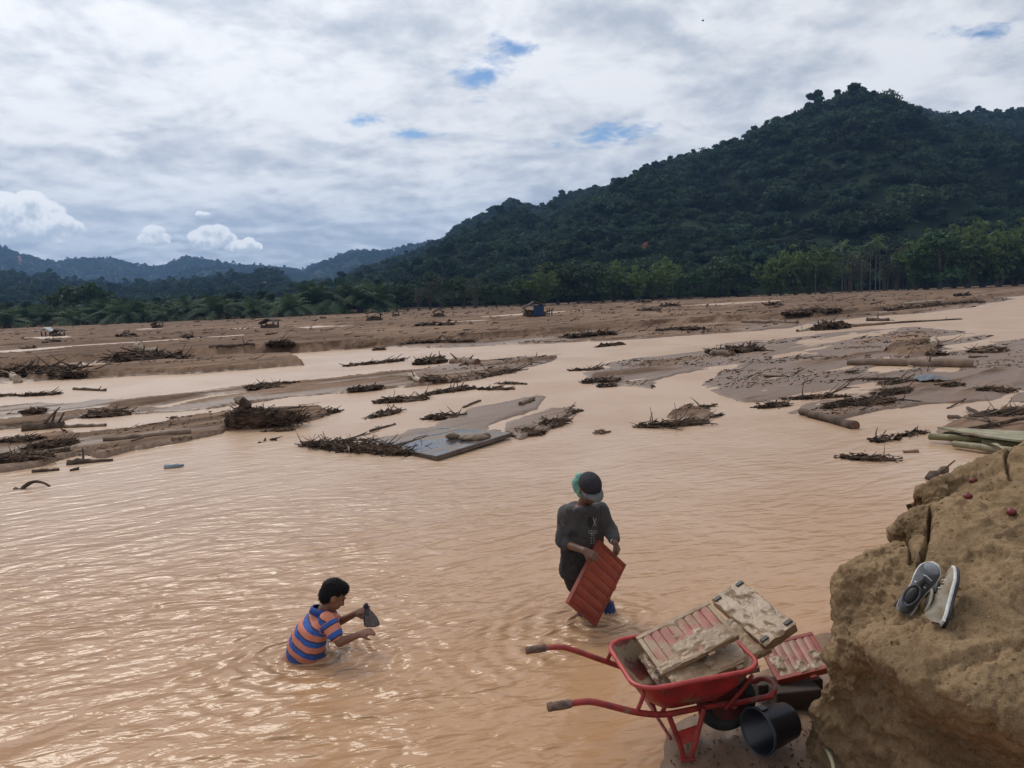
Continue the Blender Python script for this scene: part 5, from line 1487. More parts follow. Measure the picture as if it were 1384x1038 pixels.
for s in (-1, 1):
    path = smooth_path([B(.10, .335 * s, .475), B(.20, .33 * s, .475), B(.28, .325 * s, .455), B(.50, .30 * s, .36), B(.66, .26 * s, .305), B(.80, .22 * s, .285), B(1.0, .15 * s, .255), B(1.22, .10 * s, .225), B(1.40, .095 * s, .235)])
    MB().tube(path, .0175, 10).build('handle_tube', M_REDTUBE, wb)
    g = MB(); g.tube(smooth_path([B(.0, .336 * s, .472), B(.05, .336 * s, .474), B(.13, .334 * s, .476)], 5), [.021, .024, .0235, .024, .0225, .024, .0235, .0245, .023, .024, .021], 12, rough=.05, rng=random); g.build('grip', M_GRIP, wb)
    f = B(.80, .235 * s, 0)
    MB().tube([B(.70, .245 * s, .29), B(.76, .24 * s, .12), B(.79, .237 * s, .012)], .0155, 8).build('leg', M_REDTUBE, wb)
    MB().tube([B(.92, .215 * s, .285), B(.87, .225 * s, .12), B(.83, .235 * s, .012)], .0155, 8).build('leg', M_REDTUBE, wb)
    pl = MB(); q = [B(.735, .242 * s, .175), B(.895, .222 * s, .195), B(.865, .228 * s, .115), B(.76, .24 * s, .095)]; off = wsd * .006
    pl.add([p + off for p in q] + [p - off for p in q], [(0, 1, 2, 3), (7, 6, 5, 4), (0, 4, 5, 1), (1, 5, 6, 2), (2, 6, 7, 3), (3, 7, 4, 0)], False); pl.build('leg_plate', M_RED, wb)
    MB().box(B(.81, .236 * s, .008), (.09, .04, .016), np.stack([wax, wsd, [0, 0, 1]], 1), .004).build('foot', M_REDTUBE, wb)
    MB().tube([B(.50, .30 * s, .36), B(.535, .295 * s, .43), B(.545, .29 * s, .47)], .012, 7).build('tray_strut', M_REDTUBE, wb)
    MB().tube([B(1.08, .14 * s, .22), B(1.16, .2 * s, .36), B(1.2, .24 * s, .46)], .011, 7).build('front_strut', M_REDTUBE, wb)
    MB().tube([B(1.15, .11 * s, .21), B(1.15, .085 * s, .19), B(1.15, .05 * s, .19)], .016, 8).build('axle_bracket', M_REDTUBE, wb)
MB().tube([B(.715, -.235, .14), B(.715, .235, .14)], .010, 7).build('cross_brace', M_REDTUBE, wb)
MB().tube(smooth_path([B(1.36, .095, .23), B(1.42, .075, .255), B(1.445, 0, .265), B(1.42, -.075, .255), B(1.36, -.095, .23)], 5), .016, 9).build('wheel_guard', M_REDTUBE, wb)
wh = thing('wheel', None, None); wh.parent = wb; wh.location = B(1.15, 0, .185)
for k in ('label', 'category'):
    if k in wh: del wh[k]
def torus(R, r, nR=40, nr=12, sq=1.0):
    V = []; Fs = []
    for i in range(nR):
        a = 2 * math.pi * i / nR
        for j in range(nr):
            b = 2 * math.pi * j / nr
            rr = R + r * math.cos(b)
            V.append(wax * rr * math.cos(a) + np.array([0, 0, 1]) * rr * math.sin(a) + wsd * r * sq * math.sin(b))
    for i in range(nR):
        for j in range(nr): Fs.append((i * nr + j, i * nr + (j + 1) % nr, (i + 1) % nR * nr + (j + 1) % nr, (i + 1) % nR * nr + j))
    return MB().add(V, Fs)
M_TYRE = mat('muddy_tyre', (.014, .014, .015), (.03, .028, .025), 14, .7, .004, 60, mud=(.12, .085, .06), mud_lo=.62, mud_hi=.72)
torus(.143, .042).build('tyre', M_TYRE, wh)
MB().tube([-wsd * .03, -wsd * .012, wsd * .012, wsd * .03], [.108, .095, .095, .108], 28).build('rim', mat('dark_red_rim', (.10, .02, .02), (.06, .015, .015), 8, .5), wh)
MB().tube([-wsd * .06, wsd * .06], .016, 10).build('hub', M_REDTUBE, wh)

# ------------------------------------------------------------------ louvred panels
M_PRED = mat('red_plastic_clean', (.29, .055, .032), (.22, .042, .027), 7, .35, .001, 40, mud=(.30, .15, .10), mud_lo=.62, mud_hi=.8, mud_scale=5)
M_PMUD = mat('red_plastic_muddy', (.33, .12, .085), (.24, .075, .055), 8, .45, .002, 40, mud=(.31, .20, .12), mud_lo=.46, mud_hi=.60, mud_scale=9, mudrough=.45)
M_PMUD2 = mat('mud_caked_plastic', (.25, .15, .085), (.19, .105, .06), 10, .4, .004, 30, mud=(.32, .22, .13), mud_lo=.4, mud_hi=.6, mud_scale=7, mudrough=.35)
M_PEDGE = mat('panel_edge', (.14, .045, .03), (.09, .035, .025), 10, .5, .002, 40, mud=(.24, .165, .105), mud_lo=.5, mud_hi=.62)
def panel(label, cs, nsl, m_sl, m_fr, th=.035, mud=0.0, slots=False, seed=0, depth=.0):
    """cs: four corners; first edge is the long one; louvres run across it"""
    cs = [np.asarray(c, float) for c in cs]
    c0 = sum(cs) / 4
    ex = n3((cs[1] - cs[0]) + (cs[2] - cs[3])); ey = (cs[0] - cs[3]) + (cs[1] - cs[2]); ey = n3(ey - ex * (ey @ ex)); ez = np.cross(ex, ey)
    if ez @ (CAM - c0) < 0: ey = -ey; ez = np.cross(ex, ey)
    L = (np.linalg.norm(cs[1] - cs[0]) + np.linalg.norm(cs[2] - cs[3])) / 2; W_ = (np.linalg.norm(cs[0] - cs[3]) + np.linalg.norm(cs[1] - cs[2])) / 2
    M = np.stack([ex, ey, ez], 1)
    o = thing('louvred_panel', label, 'panel', c0)
    fw = .03
    for s in (-1, 1):
        MB().box(M @ np.array([0, s * (W_ / 2 - fw / 2), -th / 2 + .004]), (L, fw, th), M, .004).build('frame_rail', m_fr, o)
        MB().box(M @ np.array([s * (L / 2 - fw / 2), 0, -th / 2 + .0025]), (fw, W_ - 2 * fw + .004, th - .003), M, .004).build('frame_rail', m_fr, o)
    p = (L - 2 * fw) / nsl
    for k in range(nsl):
        x0 = -L / 2 + fw + p * k
        V = []
        for q, zq in ((0, -.018), (.12, -.008), (.5, -.003), (.85, -.004), (.98, -.010), (1.0, -.020)):
            for yy_ in (-1, 1): V.append(M @ np.array([x0 + p * q, yy_ * (W_ / 2 - fw + .002), zq]))
        Q = [(2 * i, 2 * i + 1, 2 * i + 3, 2 * i + 2) for i in range(5)]
        sl = MB().add(V, Q, False).build('slat', m_sl, o); sl.modifiers.new('t', 'SOLIDIFY').thickness = .005
    MB().box(M @ np.array([0, 0, -th + .006]), (L - 2 * fw, W_ - 2 * fw, .006), M).build('back_sheet', m_fr, o)
    if not slots:
        MB().box(M @ np.array([L * .12, -W_ / 2 - .012, -th / 2]), (.045, .026, .02), M, .003).build('clip', m_fr, o)
    if mud > 0:
        n = 70; X, Y = np.meshgrid(np.linspace(-.5, .5, n), np.linspace(-.5, .5, n))
        f = fbm(X * 6 + seed, Y * 5, oct=4, s=seed) ; edge = np.minimum(.5 - np.abs(X), .5 - np.abs(Y))
        t = mud - .5 + .55 * f + (.55 * (-Y) if depth == 0 else depth) - .25 * sstep(.06, 0, edge)
        Z = np.clip(t, -.12, .2) * .06 - .004
        Vv = (X[..., None] * L * 1.02 * ex + Y[..., None] * W_ * 1.02 * ey + (Z + .006)[..., None] * ez)
        Q = grid_quads(n, n); zc = Z.ravel()
        keep = [i for i, q in enumerate(Q) if zc[q].max() > -.0075]
        md = obj('mud_layer', np_mesh('mud_layer', Vv.reshape(-1, 3), Q[keep]), M_MUD, o)
    if slots:
        for sx in (-.44, .44):
            for sy in (-.38, .38):
                MB().box(M @ np.array([sx * L, sy * W_, .012]), (.026, .05, .022), M, .002).build('slot', M_BLACK, o)  # solid black blocks, their colour standing in for the shade inside open slots
    return o
up = np.array([0, 0, 1.0])
panel('muddy red louvred panel on top of the barrow load, seven louvres showing', [(.686, 4.445, .677), (1.161, 4.553, .84), (1.26, 4.255, .749), (.785, 4.147, .585)], 8, M_PMUD, M_PMUD2, mud=.46, seed=4)
panel('mud-caked panel directly under the top one in the barrow', [P(884, 884, .62), P(1000, 828, .72), P(1035, 884, .63), P(908, 932, .54)], 8, M_PMUD2, M_PMUD2, mud=.55, seed=9, depth=.1)
panel('lowest muddy panel on the tray floor, reaching its rear end', [P(862, 872, .53), P(985, 846, .60), P(1016, 902, .575), P(888, 938, .49)], 8, M_PMUD2, M_PEDGE, mud=.5, seed=13, depth=.1)
panel('pale mud-covered panel sticking out beyond the barrow, dark corner slots', [(1.62, 4.335, .765), (1.44, 4.822, .855), (1.236, 4.765, .754), (1.417, 4.278, .665)], 8, M_PMUD2, M_PMUD2, th=.06, mud=.62, slots=True, seed=21, depth=.12)
panel('red louvred panel propped against the sand bank behind the barrow', [P(1046, 874, .36), P(1124, 852, .44), P(1098, 903, .32), P(1030, 917, .24)], 6, M_PMUD, M_PRED, th=.05, mud=.38, seed=31)
def timber():
    o = thing('timber_block', 'dark muddy timber block under the propped red panel', 'timber', (1.72, 4.62, .10), .1)
    MB().box((0, 0, .055), (.30, .13, .14), None, .012).build('block', mat('dark_timber', (.055, .035, .026), (.035, .024, .02), 5, .8, .004, 30), o)
    MB().box((.02, .14, .05), (.44, .1, .1), None, .01).build('batten', mat('dark_timber', (0, 0, 0)), o)
timber()

# ------------------------------------------------------------------ tipped bucket and cane by the wheel
def bucket():
    p = np.array([1.315, 4.10, .115]); ax = n3([.88, .46, -.03]); R1, R0_, L = .128, .102, .245
    o = thing('bucket', 'black plastic bucket tipped on its side beside the wheel', 'bucket', p)
    c = np.array([0, 0, R1 + .005])
    mp = mat('black_plastic', (.006, .008, .013), (.011, .013, .020), 5, .35, .001, 30, spec=.5, mud=(.12, .09, .065), mud_lo=.66, mud_hi=.78)
    pts = [c + ax * L, c + ax * L, c + ax * (L - .01), c + ax * .03, c + ax * .03, c, c + ax * .004, c + ax * (L - .02), c + ax * (L - .02)]
    rr = [.001, R0_ - .005, R0_, R1 - .004, R1, R1 + .002, R1 - .006, R0_ - .006, .001]
    MB().lathe(c, ax, [(L, .001), (L, R0_ - .006), (L - .008, R0_), (.03, R1 - .004), (.03, R1), (0, R1 + .002), (.004, R1 - .006), (L - .02, R0_ - .006), (L - .02, .001)]).build('bucket_wall', mp, o)
    u, w_ = frame_of(ax)
    MB().tube([c + (u * math.cos(a) + w_ * math.sin(a)) * (R1 + .001) for a in np.linspace(0, 2 * math.pi, 41)], .006, 7, False).build('rim', mat('black_rim', (.03, .036, .048), (.02, .025, .034), 8, .3), o)
    zt = n3(np.array([0, 0, 1]) - ax * ax[2]); sd = np.cross(ax, zt)
    for s in (1, -1):
        MB().box(c + zt * s * (R1 + .004) * .98 + ax * .03, (.055, .05, .014), np.stack([ax, sd, zt], 1), .004).build('handle_lug', mp, o)
bucket()
def cane():
    a, b = P(1094, 985, .16), P(1128, 1050, .22)
    o = thing('split_cane', 'thin pale split cane lying by the foot of the sand bank', 'cane', a)
    MB().tube(smooth_path([[0, 0, 0], (b - a) * .35 + np.array([.03, 0, .0]), (b - a) * .7 + np.array([.03, 0, 0]), b - a], 5), .011, 8).build('culm', M_BPALE, o)
    MB().tube(smooth_path([[.02, .02, 0], (b - a) * .4 + np.array([.055, 0, .0]), (b - a) * .9 + np.array([.02, 0, 0])], 5), .007, 7).build('culm', mat('dark_cane', (.12, .10, .07), None, 9, .6), o)
cane()
def shore_litter():
    rng = np.random.default_rng(9); mb = MB()
    for k in range(260):
        px, py = rng.uniform(880, 1110), rng.uniform(915, 1030)
        p = P(px, py, .12); h = ground_height(p[:1], p[1:2])[0]
        if h < .05: continue
        a = rng.random() * 6.28
        twig(mb, (p[0], p[1], h + .004), (math.cos(a), math.sin(a), .05), rng.uniform(.008, .035), rng.uniform(.002, .006), rng, .3, 4, 3)
    tag(mb.build('shore_litter', M_TANGLE), 'dark bark bits trodden into the wet shore', 'litter', kind='stuff')
shore_litter()
# ------------------------------------------------------------------ people
M_SKIN = mat('brown_skin', (.19, .088, .052), (.14, .062, .036), 12, .5, spec=.4)
M_SKIN_MAN = mat('weathered_skin', (.15, .072, .046), (.10, .048, .032), 12, .5, spec=.4)
M_HAIR = mat('black_hair', (.006, .005, .006), (.010, .009, .009), 60, .7, .004, 120, spec=.12)
def finger_hand(mb, wrist, d, nrm, k=1.0, curl=.6, spread=.35):
    """palm, four unequal bent fingers and a thumb leaving the side of the palm; nrm points out of the back of the hand"""
    d = n3(d); nrm = n3(np.asarray(nrm) - d * (np.asarray(nrm) @ d)); s = np.cross(d, nrm)
    wrist = np.asarray(wrist, float)
    for q in (-.024, -.008, .008, .024):
        mb.capsule(wrist + s * q * .7 * k, .016 * k, wrist + d * .075 * k + s * q * k, .014 * k, 10)
    for i, (q, L) in enumerate(((-.029, .062), (-.010, .074), (.010, .078), (.029, .070))):
        p0 = wrist + d * .078 * k + s * q * k
        d1 = n3(d * math.cos(curl * .7) - nrm * math.sin(curl * .7) + s * q * spread * 6); p1 = p0 + d1 * L * .52 * k
        d2 = n3(d * math.cos(curl * 1.9) - nrm * math.sin(curl * 1.9)); p2 = p1 + d2 * L * .48 * k
        mb.capsule(p0, .0098 * k, p1, .0088 * k, 8); mb.capsule(p1, .0088 * k, p2, .0074 * k, 8)
    t0 = wrist + d * .025 * k + s * .028 * k
    t1 = t0 + n3(d * .75 + s * .6 - nrm * .35) * .042 * k; t2 = t1 + n3(d * .9 + s * .1 - nrm * .5) * .034 * k
    mb.capsule(t0, .0135 * k, t1, .0112 * k, 8); mb.capsule(t1, .0112 * k, t2, .0085 * k, 8)
def fold(me, amp, sc, seed, stretch=(1, 1, .45)):
    V = mesh_co(me); nn = normals_of(me)
    f = fbm(V[:, 0] * sc * stretch[0], V[:, 1] * sc * stretch[1], V[:, 2] * sc * stretch[2] + .01, oct=3, s=seed)
    r = 1 - 2 * np.abs(fbm(V[:, 0] * sc * .8 * stretch[0], V[:, 1] * sc * .8, V[:, 2] * sc * .7 * stretch[2] + .01, oct=2, s=seed + 5))
    mesh_set(me, V + nn * (amp * (f + .6 * r))[:, None])
def basis(f, up_):
    f = n3(f); s = n3(np.cross(f, up_)); u = np.cross(s, f)
    return s, f, u                       # side (his right), forward, up
def head(mb, c, fwd, up_, k=1.0):
    s, f, u = basis(fwd, up_); M = np.stack([s, f, u], 1); c = np.asarray(c, float)
    mb.ellipsoid(c + u * .018 * k - f * .008 * k, (.076 * k, .094 * k, .098 * k), M)          # skull
    mb.ellipsoid(c - u * .045 * k + f * .030 * k, (.058 * k, .062 * k, .072 * k), M)           # face
    mb.ellipsoid(c - u * .096 * k + f * .058 * k, (.026 * k, .022 * k, .020 * k), M)           # chin
    mb.capsule(c + f * .088 * k - u * .004 * k, .010 * k, c + f * .108 * k - u * .036 * k, .0145 * k, 8)  # nose
    for q in (-1, 1):
        mb.ellipsoid(c + s * q * .014 * k + f * .098 * k - u * .040 * k, (.009 * k, .010 * k, .008 * k), M)
        mb.ellipsoid(c + s * q * .030 * k + f * .082 * k + u * .018 * k, (.024 * k, .012 * k, .009 * k), M)   # brow
        mb.ellipsoid(c + s * q * .040 * k + f * .066 * k - u * .030 * k, (.022 * k, .020 * k, .018 * k), M)   # cheek
        mb.ellipsoid(c + s * q * .078 * k - f * .006 * k - u * .018 * k, (.010 * k, .020 * k, .031 * k), M)   # ear
    mb.ellipsoid(c + f * .088 * k - u * .066 * k, (.024 * k, .010 * k, .007 * k), M)           # lips
    mb.ellipsoid(c + f * .085 * k - u * .077 * k, (.020 * k, .011 * k, .007 * k), M)
    return M
def face_parts(parent, c, fwd, up_, k=1.0):
    s, f, u = basis(fwd, up_); M = np.stack([s, f, u], 1); c = np.asarray(c, float)
    for q in (-1, 1):
        MB().ellipsoid(c + s * q * .030 * k + f * .083 * k + u * .002 * k, (.013 * k, .009 * k, .0075 * k), M, 10, 7).build('eye', mat('eye_dark', (.05, .04, .035), (.015, .012, .01), 60, .3), parent)
        MB().capsule(c + s * q * .016 * k + f * .097 * k + u * .022 * k, .004 * k, c + s * q * .044 * k + f * .086 * k + u * .023 * k, .003 * k, 6).build('eyebrow', M_HAIR, parent)

# --- the man standing in the water
def man():
    O = P(795, 842, 0); Y = O[1] + .05
    def J(px, py, dy): return PD(px, py, Y + dy) - O
    o = thing('person', 'person in dark muddy shirt and black cap standing in water holding a red panel', 'person', O)
    hc = J(797, 660, -.10); fwd = n3([.28, -.80, -.52]); upv = n3([.1, -.5, .85])
    nk = J(789, 681, .03); shR = J(765, 692, .04); shL = J(814, 689, .0); ch = J(789, 712, .05); wa = J(785, 745, .09); hp = J(783, 768, .12)
    elR = J(761, 734, .0); wrR = J(790, 744, -.24); elL = J(824, 718, -.02); wrL = J(831, 733, -.17)
    hiR, hiL = J(774, 772, .12), J(794, 772, .11)
    knR, knL = J(782, 803, .10), J(815, 803, .20); anR, anL = J(796, 846, .16), J(827, 836, .16)
    footR = anR + np.array([0, 0, -.2]); footL = anL + np.array([0, 0, -.2])
    lat = n3((shL - shR) * [1, 1, .3]); fr = n3(np.cross(lat, [0, 0, 1])); fr = fr if fr[1] < 0 else -fr
    b = MB(); head(b, hc, fwd, upv, 1.02)
    b.capsule(nk, .058, hc - np.array([0, -.02, .05]), .05)
    b.loft([(nk + [0, 0, -.01], lat * .10, fr * .08), (ch, lat * .165, fr * .105), (wa, lat * .145, fr * .10), (hp, lat * .155, fr * .11)])
    for a, e, w_ in ((shR, elR, wrR), (shL, elL, wrL)):
        b.capsule(a, .052, e, .040); b.capsule(e, .040, w_, .027)
    for h_, k_, a_, f_ in ((hiR, knR, anR, footR), (hiL, knL, anL, footL)):
        b.capsule(h_, .085, k_, .055); b.capsule(k_, .055, a_, .040); b.capsule(a_, .04, f_, .036); b.capsule(f_, .036, f_ + np.array([.05, -.15, -.02]), .03)
    finger_hand(b, wrR, J(805, 752, -.29) - wrR, [-.1, -.7, .6], 1.0, .8)
    finger_hand(b, wrL, J(835, 743, -.17) - wrL, [.8, -.5, .3], 1.0, .9)
    obj('body', fuse(b, .0085, 3, 'body'), M_SKIN_MAN, o)
    face_parts(o, hc, fwd, upv, 1.02)
    # shirt: loose body and sleeves
    s = MB()
    s.loft([(nk + [0, 0, -.012], lat * .105, fr * .085), ((nk * .5 + (shR + shL) * .25) + [0, 0, .012], lat * .165, fr * .115), (ch, lat * .180, fr * .125), ((ch + wa) / 2, lat * .172, fr * .125), (wa + [0, 0, -.02], lat * .160, fr * .125), (hp + [-.01, 0, .0], lat * .165, fr * .13)], 28)
    s.capsule(shR + [.015, 0, -.01], .070, elR + [0, 0, .02], .062); s.capsule(elR + [0, 0, .02], .060, elR + (wrR - elR) * .16, .056)
    s.capsule(shL + [-.015, 0, -.01], .068, elL, .054); s.capsule(elL, .058, elL + (wrL - elL) * .72, .043)
    sm = fuse(s, .010, 4, 'shirt'); fold(sm, .020, 9, 41, (1, 1, .7)); fold(sm, .008, 22, 47)
    msh = bpy.data.materials.new('muddy_grey_shirt'); msh.use_nodes = True
    T = NT(msh.node_tree); bs = msh.node_tree.nodes['Principled BSDF']; tc = T.n('ShaderNodeTexCoord').outputs['Object']
    sp = T.n('ShaderNodeSeparateXYZ'); T.l(tc, sp.inputs[0])
    n1 = T.noise(tc, 6, 6, .65)
    c = T.mix(T.smooth(n1, .3, .7), (.054, .050, .049), (.030, .028, .029))
    wetl = T.smooth(T.math('ADD', sp.outputs[2], T.math('MULTIPLY', T.math('SUBTRACT', n1, .5), .25)), .60, .70, 1, 0)
    c = T.mix(wetl, c, (.016, .015, .017))
    c = T.mix(T.math('MULTIPLY', T.smooth(T.noise(tc, 11, 6, .7), .58, .70), .7), c, (.13, .095, .07))
    T.l(c, bs.inputs['Base Color']); bs.inputs['Roughness'].default_value = .85
    so = obj('shirt', sm, msh, o)
    # black lower hem of the shirt over dark shorts
    t = MB()
    t.loft([(wa + [0, 0, -.05], lat * .165, fr * .13), (hp, lat * .172, fr * .14), (hp + [0, 0, -.06], lat * .165, fr * .14)], 26)
    t.capsule(hiR, .092, hiR + (knR - hiR) * .55, .084); t.capsule(hiL, .09, hiL + (knL - hiL) * .6, .08)
    tm = fuse(t, .012, 4, 'shorts'); fold(tm, .012, 8, 44)
    obj('shorts', tm, mat('wet_dark_cloth', (.016, .014, .015), (.028, .024, .022), 9, .8, mud=(.085, .062, .048), mud_lo=.58, mud_hi=.72), o)
    # print on the chest, laid on the cloth
    bv = BVHTree.FromPolygons([v.co[:] for v in sm.vertices], [p.vertices[:] for p in sm.polygons])
    def stick(px, py):
        d = Vector(ray(px, py)).normalized(); h = bv.ray_cast(Vector(CAM - O), d)[0]
        return None if h is None else np.array(h) - np.array(d) * .004
    def decal(shape, m, name):
        q = [stick(*p) for p in shape]
        if any(v is None for v in q): return
        MB().add(q, [tuple(range(len(q)))], False).build(name, m, so)
    mdk = mat('dark_print', (.020, .020, .024), None, 9, .9); mlt = mat('grey_print', (.26, .26, .27), None, 9, .8)
    decal([(797.5 + 4.2 * math.cos(a), 706 + 8 * math.sin(a)) for a in np.linspace(0, 6.28, 13)[:-1]], mdk, 'print_oval')
    decal([(801, 700), (802.2, 699.5), (806, 711), (804.8, 711.5)], mlt, 'print_stroke'); decal([(805.5, 700), (806.5, 700.5), (801.8, 711.5), (800.8, 711)], mlt, 'print_stroke')
    for cx_, cy_, r_ in ((798, 719, 2.6), (804.5, 719, 2.4), (801, 722.5, 2.2)):
        for i in range(10):
            a0, a1 = 2 * math.pi * i / 10, 2 * math.pi * (i + 1) / 10
            decal([(cx_ + r_ * math.cos(a0), cy_ + r_ * math.sin(a0)), (cx_ + r_ * math.cos(a1), cy_ + r_ * math.sin(a1)), (cx_ + r_ * .68 * math.cos(a1), cy_ + r_ * .68 * math.sin(a1)), (cx_ + r_ * .68 * math.cos(a0), cy_ + r_ * .68 * math.sin(a0))], mlt, 'print_ring')
    for r_ in range(3):
        for q in (799, 802.5):
            decal([(q + 1.0 * math.cos(a), 727 + r_ * 3.4 + 1.0 * math.sin(a)) for a in np.linspace(0, 6.28, 7)[:-1]], mlt, 'print_dot')
    # cap
    S_, F_, U_ = basis(fwd, upv); M = np.stack([S_, F_, U_], 1)
    cp = MB(); nlat = 9; nl = 26; V = []
    for i in range(nlat + 1):
        th = math.pi / 2 * (1 - i / nlat)
        for k in range(nl):
            a = 2 * math.pi * k / nl
            V.append(hc + M @ np.array([.090 * math.cos(th) * math.cos(a), -.006 + .108 * math.cos(th) * math.sin(a), .035 + .095 * math.sin(th) ** .85]))
    Fs = [(i * nl + k, i * nl + (k + 1) % nl, (i + 1) * nl + (k + 1) % nl, (i + 1) * nl + k) for i in range(nlat) for k in range(nl)]
    cp.add(V, Fs); mcap = mat('black_cap_cloth', (.013, .012, .017), (.02, .019, .025), 20, .85, .002, 80)
    co = cp.build('cap', mcap, o); co.modifiers.new('t', 'SOLIDIFY').thickness = .005
    V = []; n = 13
    for i in range(n):
        a = -1.25 + 2.5 * i / (n - 1)
        for t_ in (0, .5, 1):
            rx, ry = .088 + .0 * t_, .098 + .082 * t_ * math.cos(a * .9)
            V.append(hc + M @ np.array([rx * math.sin(a) * (1 + .04 * t_), ry * math.cos(a * (1 - .12 * t_)) if t_ else .098 * math.cos(a), .036 - .016 * t_ - .022 * math.sin(a) ** 2]))
    Q = [(i * 3 + k, i * 3 + k + 1, i * 3 + k + 4, i * 3 + k + 3) for i in range(n - 1) for k in (0, 1)]
    br = MB().add(V, Q).build('brim', mat('grey_brim_cloth', (.13, .12, .118), (.09, .084, .082), 20, .8), co); br.modifiers.new('t', 'SOLIDIFY').thickness = .006
    MB().ellipsoid(hc + U_ * .131, (.008, .008, .005), M).build('cap_button', mcap, co)
    # pale green net gathered at the back of the head
    g = MB(); pn = J(779.5, 654, -.02)
    g.ellipsoid(pn + [.012, 0, 0], (.046, .05, .066)); g.ellipsoid(pn + [.022, 0, .045], (.036, .04, .036)); g.ellipsoid(pn + [.035, -.02, -.055], (.036, .04, .04))
    gm = fuse(g, .009, 2, 'hair_net'); fold(gm, .020, 24, 55, (1, 1, 1))
    obj('head_net', gm, mat('mint_green_net', (.24, .50, .42), (.17, .40, .33), 40, .7, .004, 90, trans=.3), o)
    # striped blue sock boots
    for a_, k_, f_ in ((anL, knL, footL), (anR, knR, footR)):
        t0 = a_ + (k_ - a_) * .62
        MB().tube([t0, a_ + (k_ - a_) * .3, a_, f_], [.066, .058, .050, .048], 16).build('sock', mat('blue_sock', (.02, .035, .14), (.014, .024, .09), 12, .6), o)
        for q in (-.9, -.3, .3, .9):
            u_ = np.array([math.sin(q), -math.cos(q), 0])
            MB().tube([a_ + (k_ - a_) * .34 + u_ * .0595, a_ + (k_ - a_) * .1 + u_ * .054, a_ + u_ * .0515, a_ + (f_ - a_) * .4 + u_ * .050], .0042, 5).build('sock_stripe', mat('white_stripe', (.5, .5, .52), None, 9, .7), o)
    # white band at the wrist
    w0 = elL + (wrL - elL) * .72; w1 = elL + (wrL - elL) * .92
    MB().tube([w0, w1], [.034, .032], 14).build('wrist_band', mat('white_band_cloth', (.55, .53, .52), (.42, .41, .40), 30, .8), o)
man()
M_PFRAME = mat('red_frame_plastic', (.23, .042, .027), (.17, .034, .022), 7, .4, .001, 40)
panel('clean red louvred panel held by the standing person, foot of it in the water', [(.379, 5.92, .294), (.681, 6.188, .719), (.922, 6.38, .428), (.619, 6.112, .002)], 7, M_PRED, M_PFRAME, th=.04)

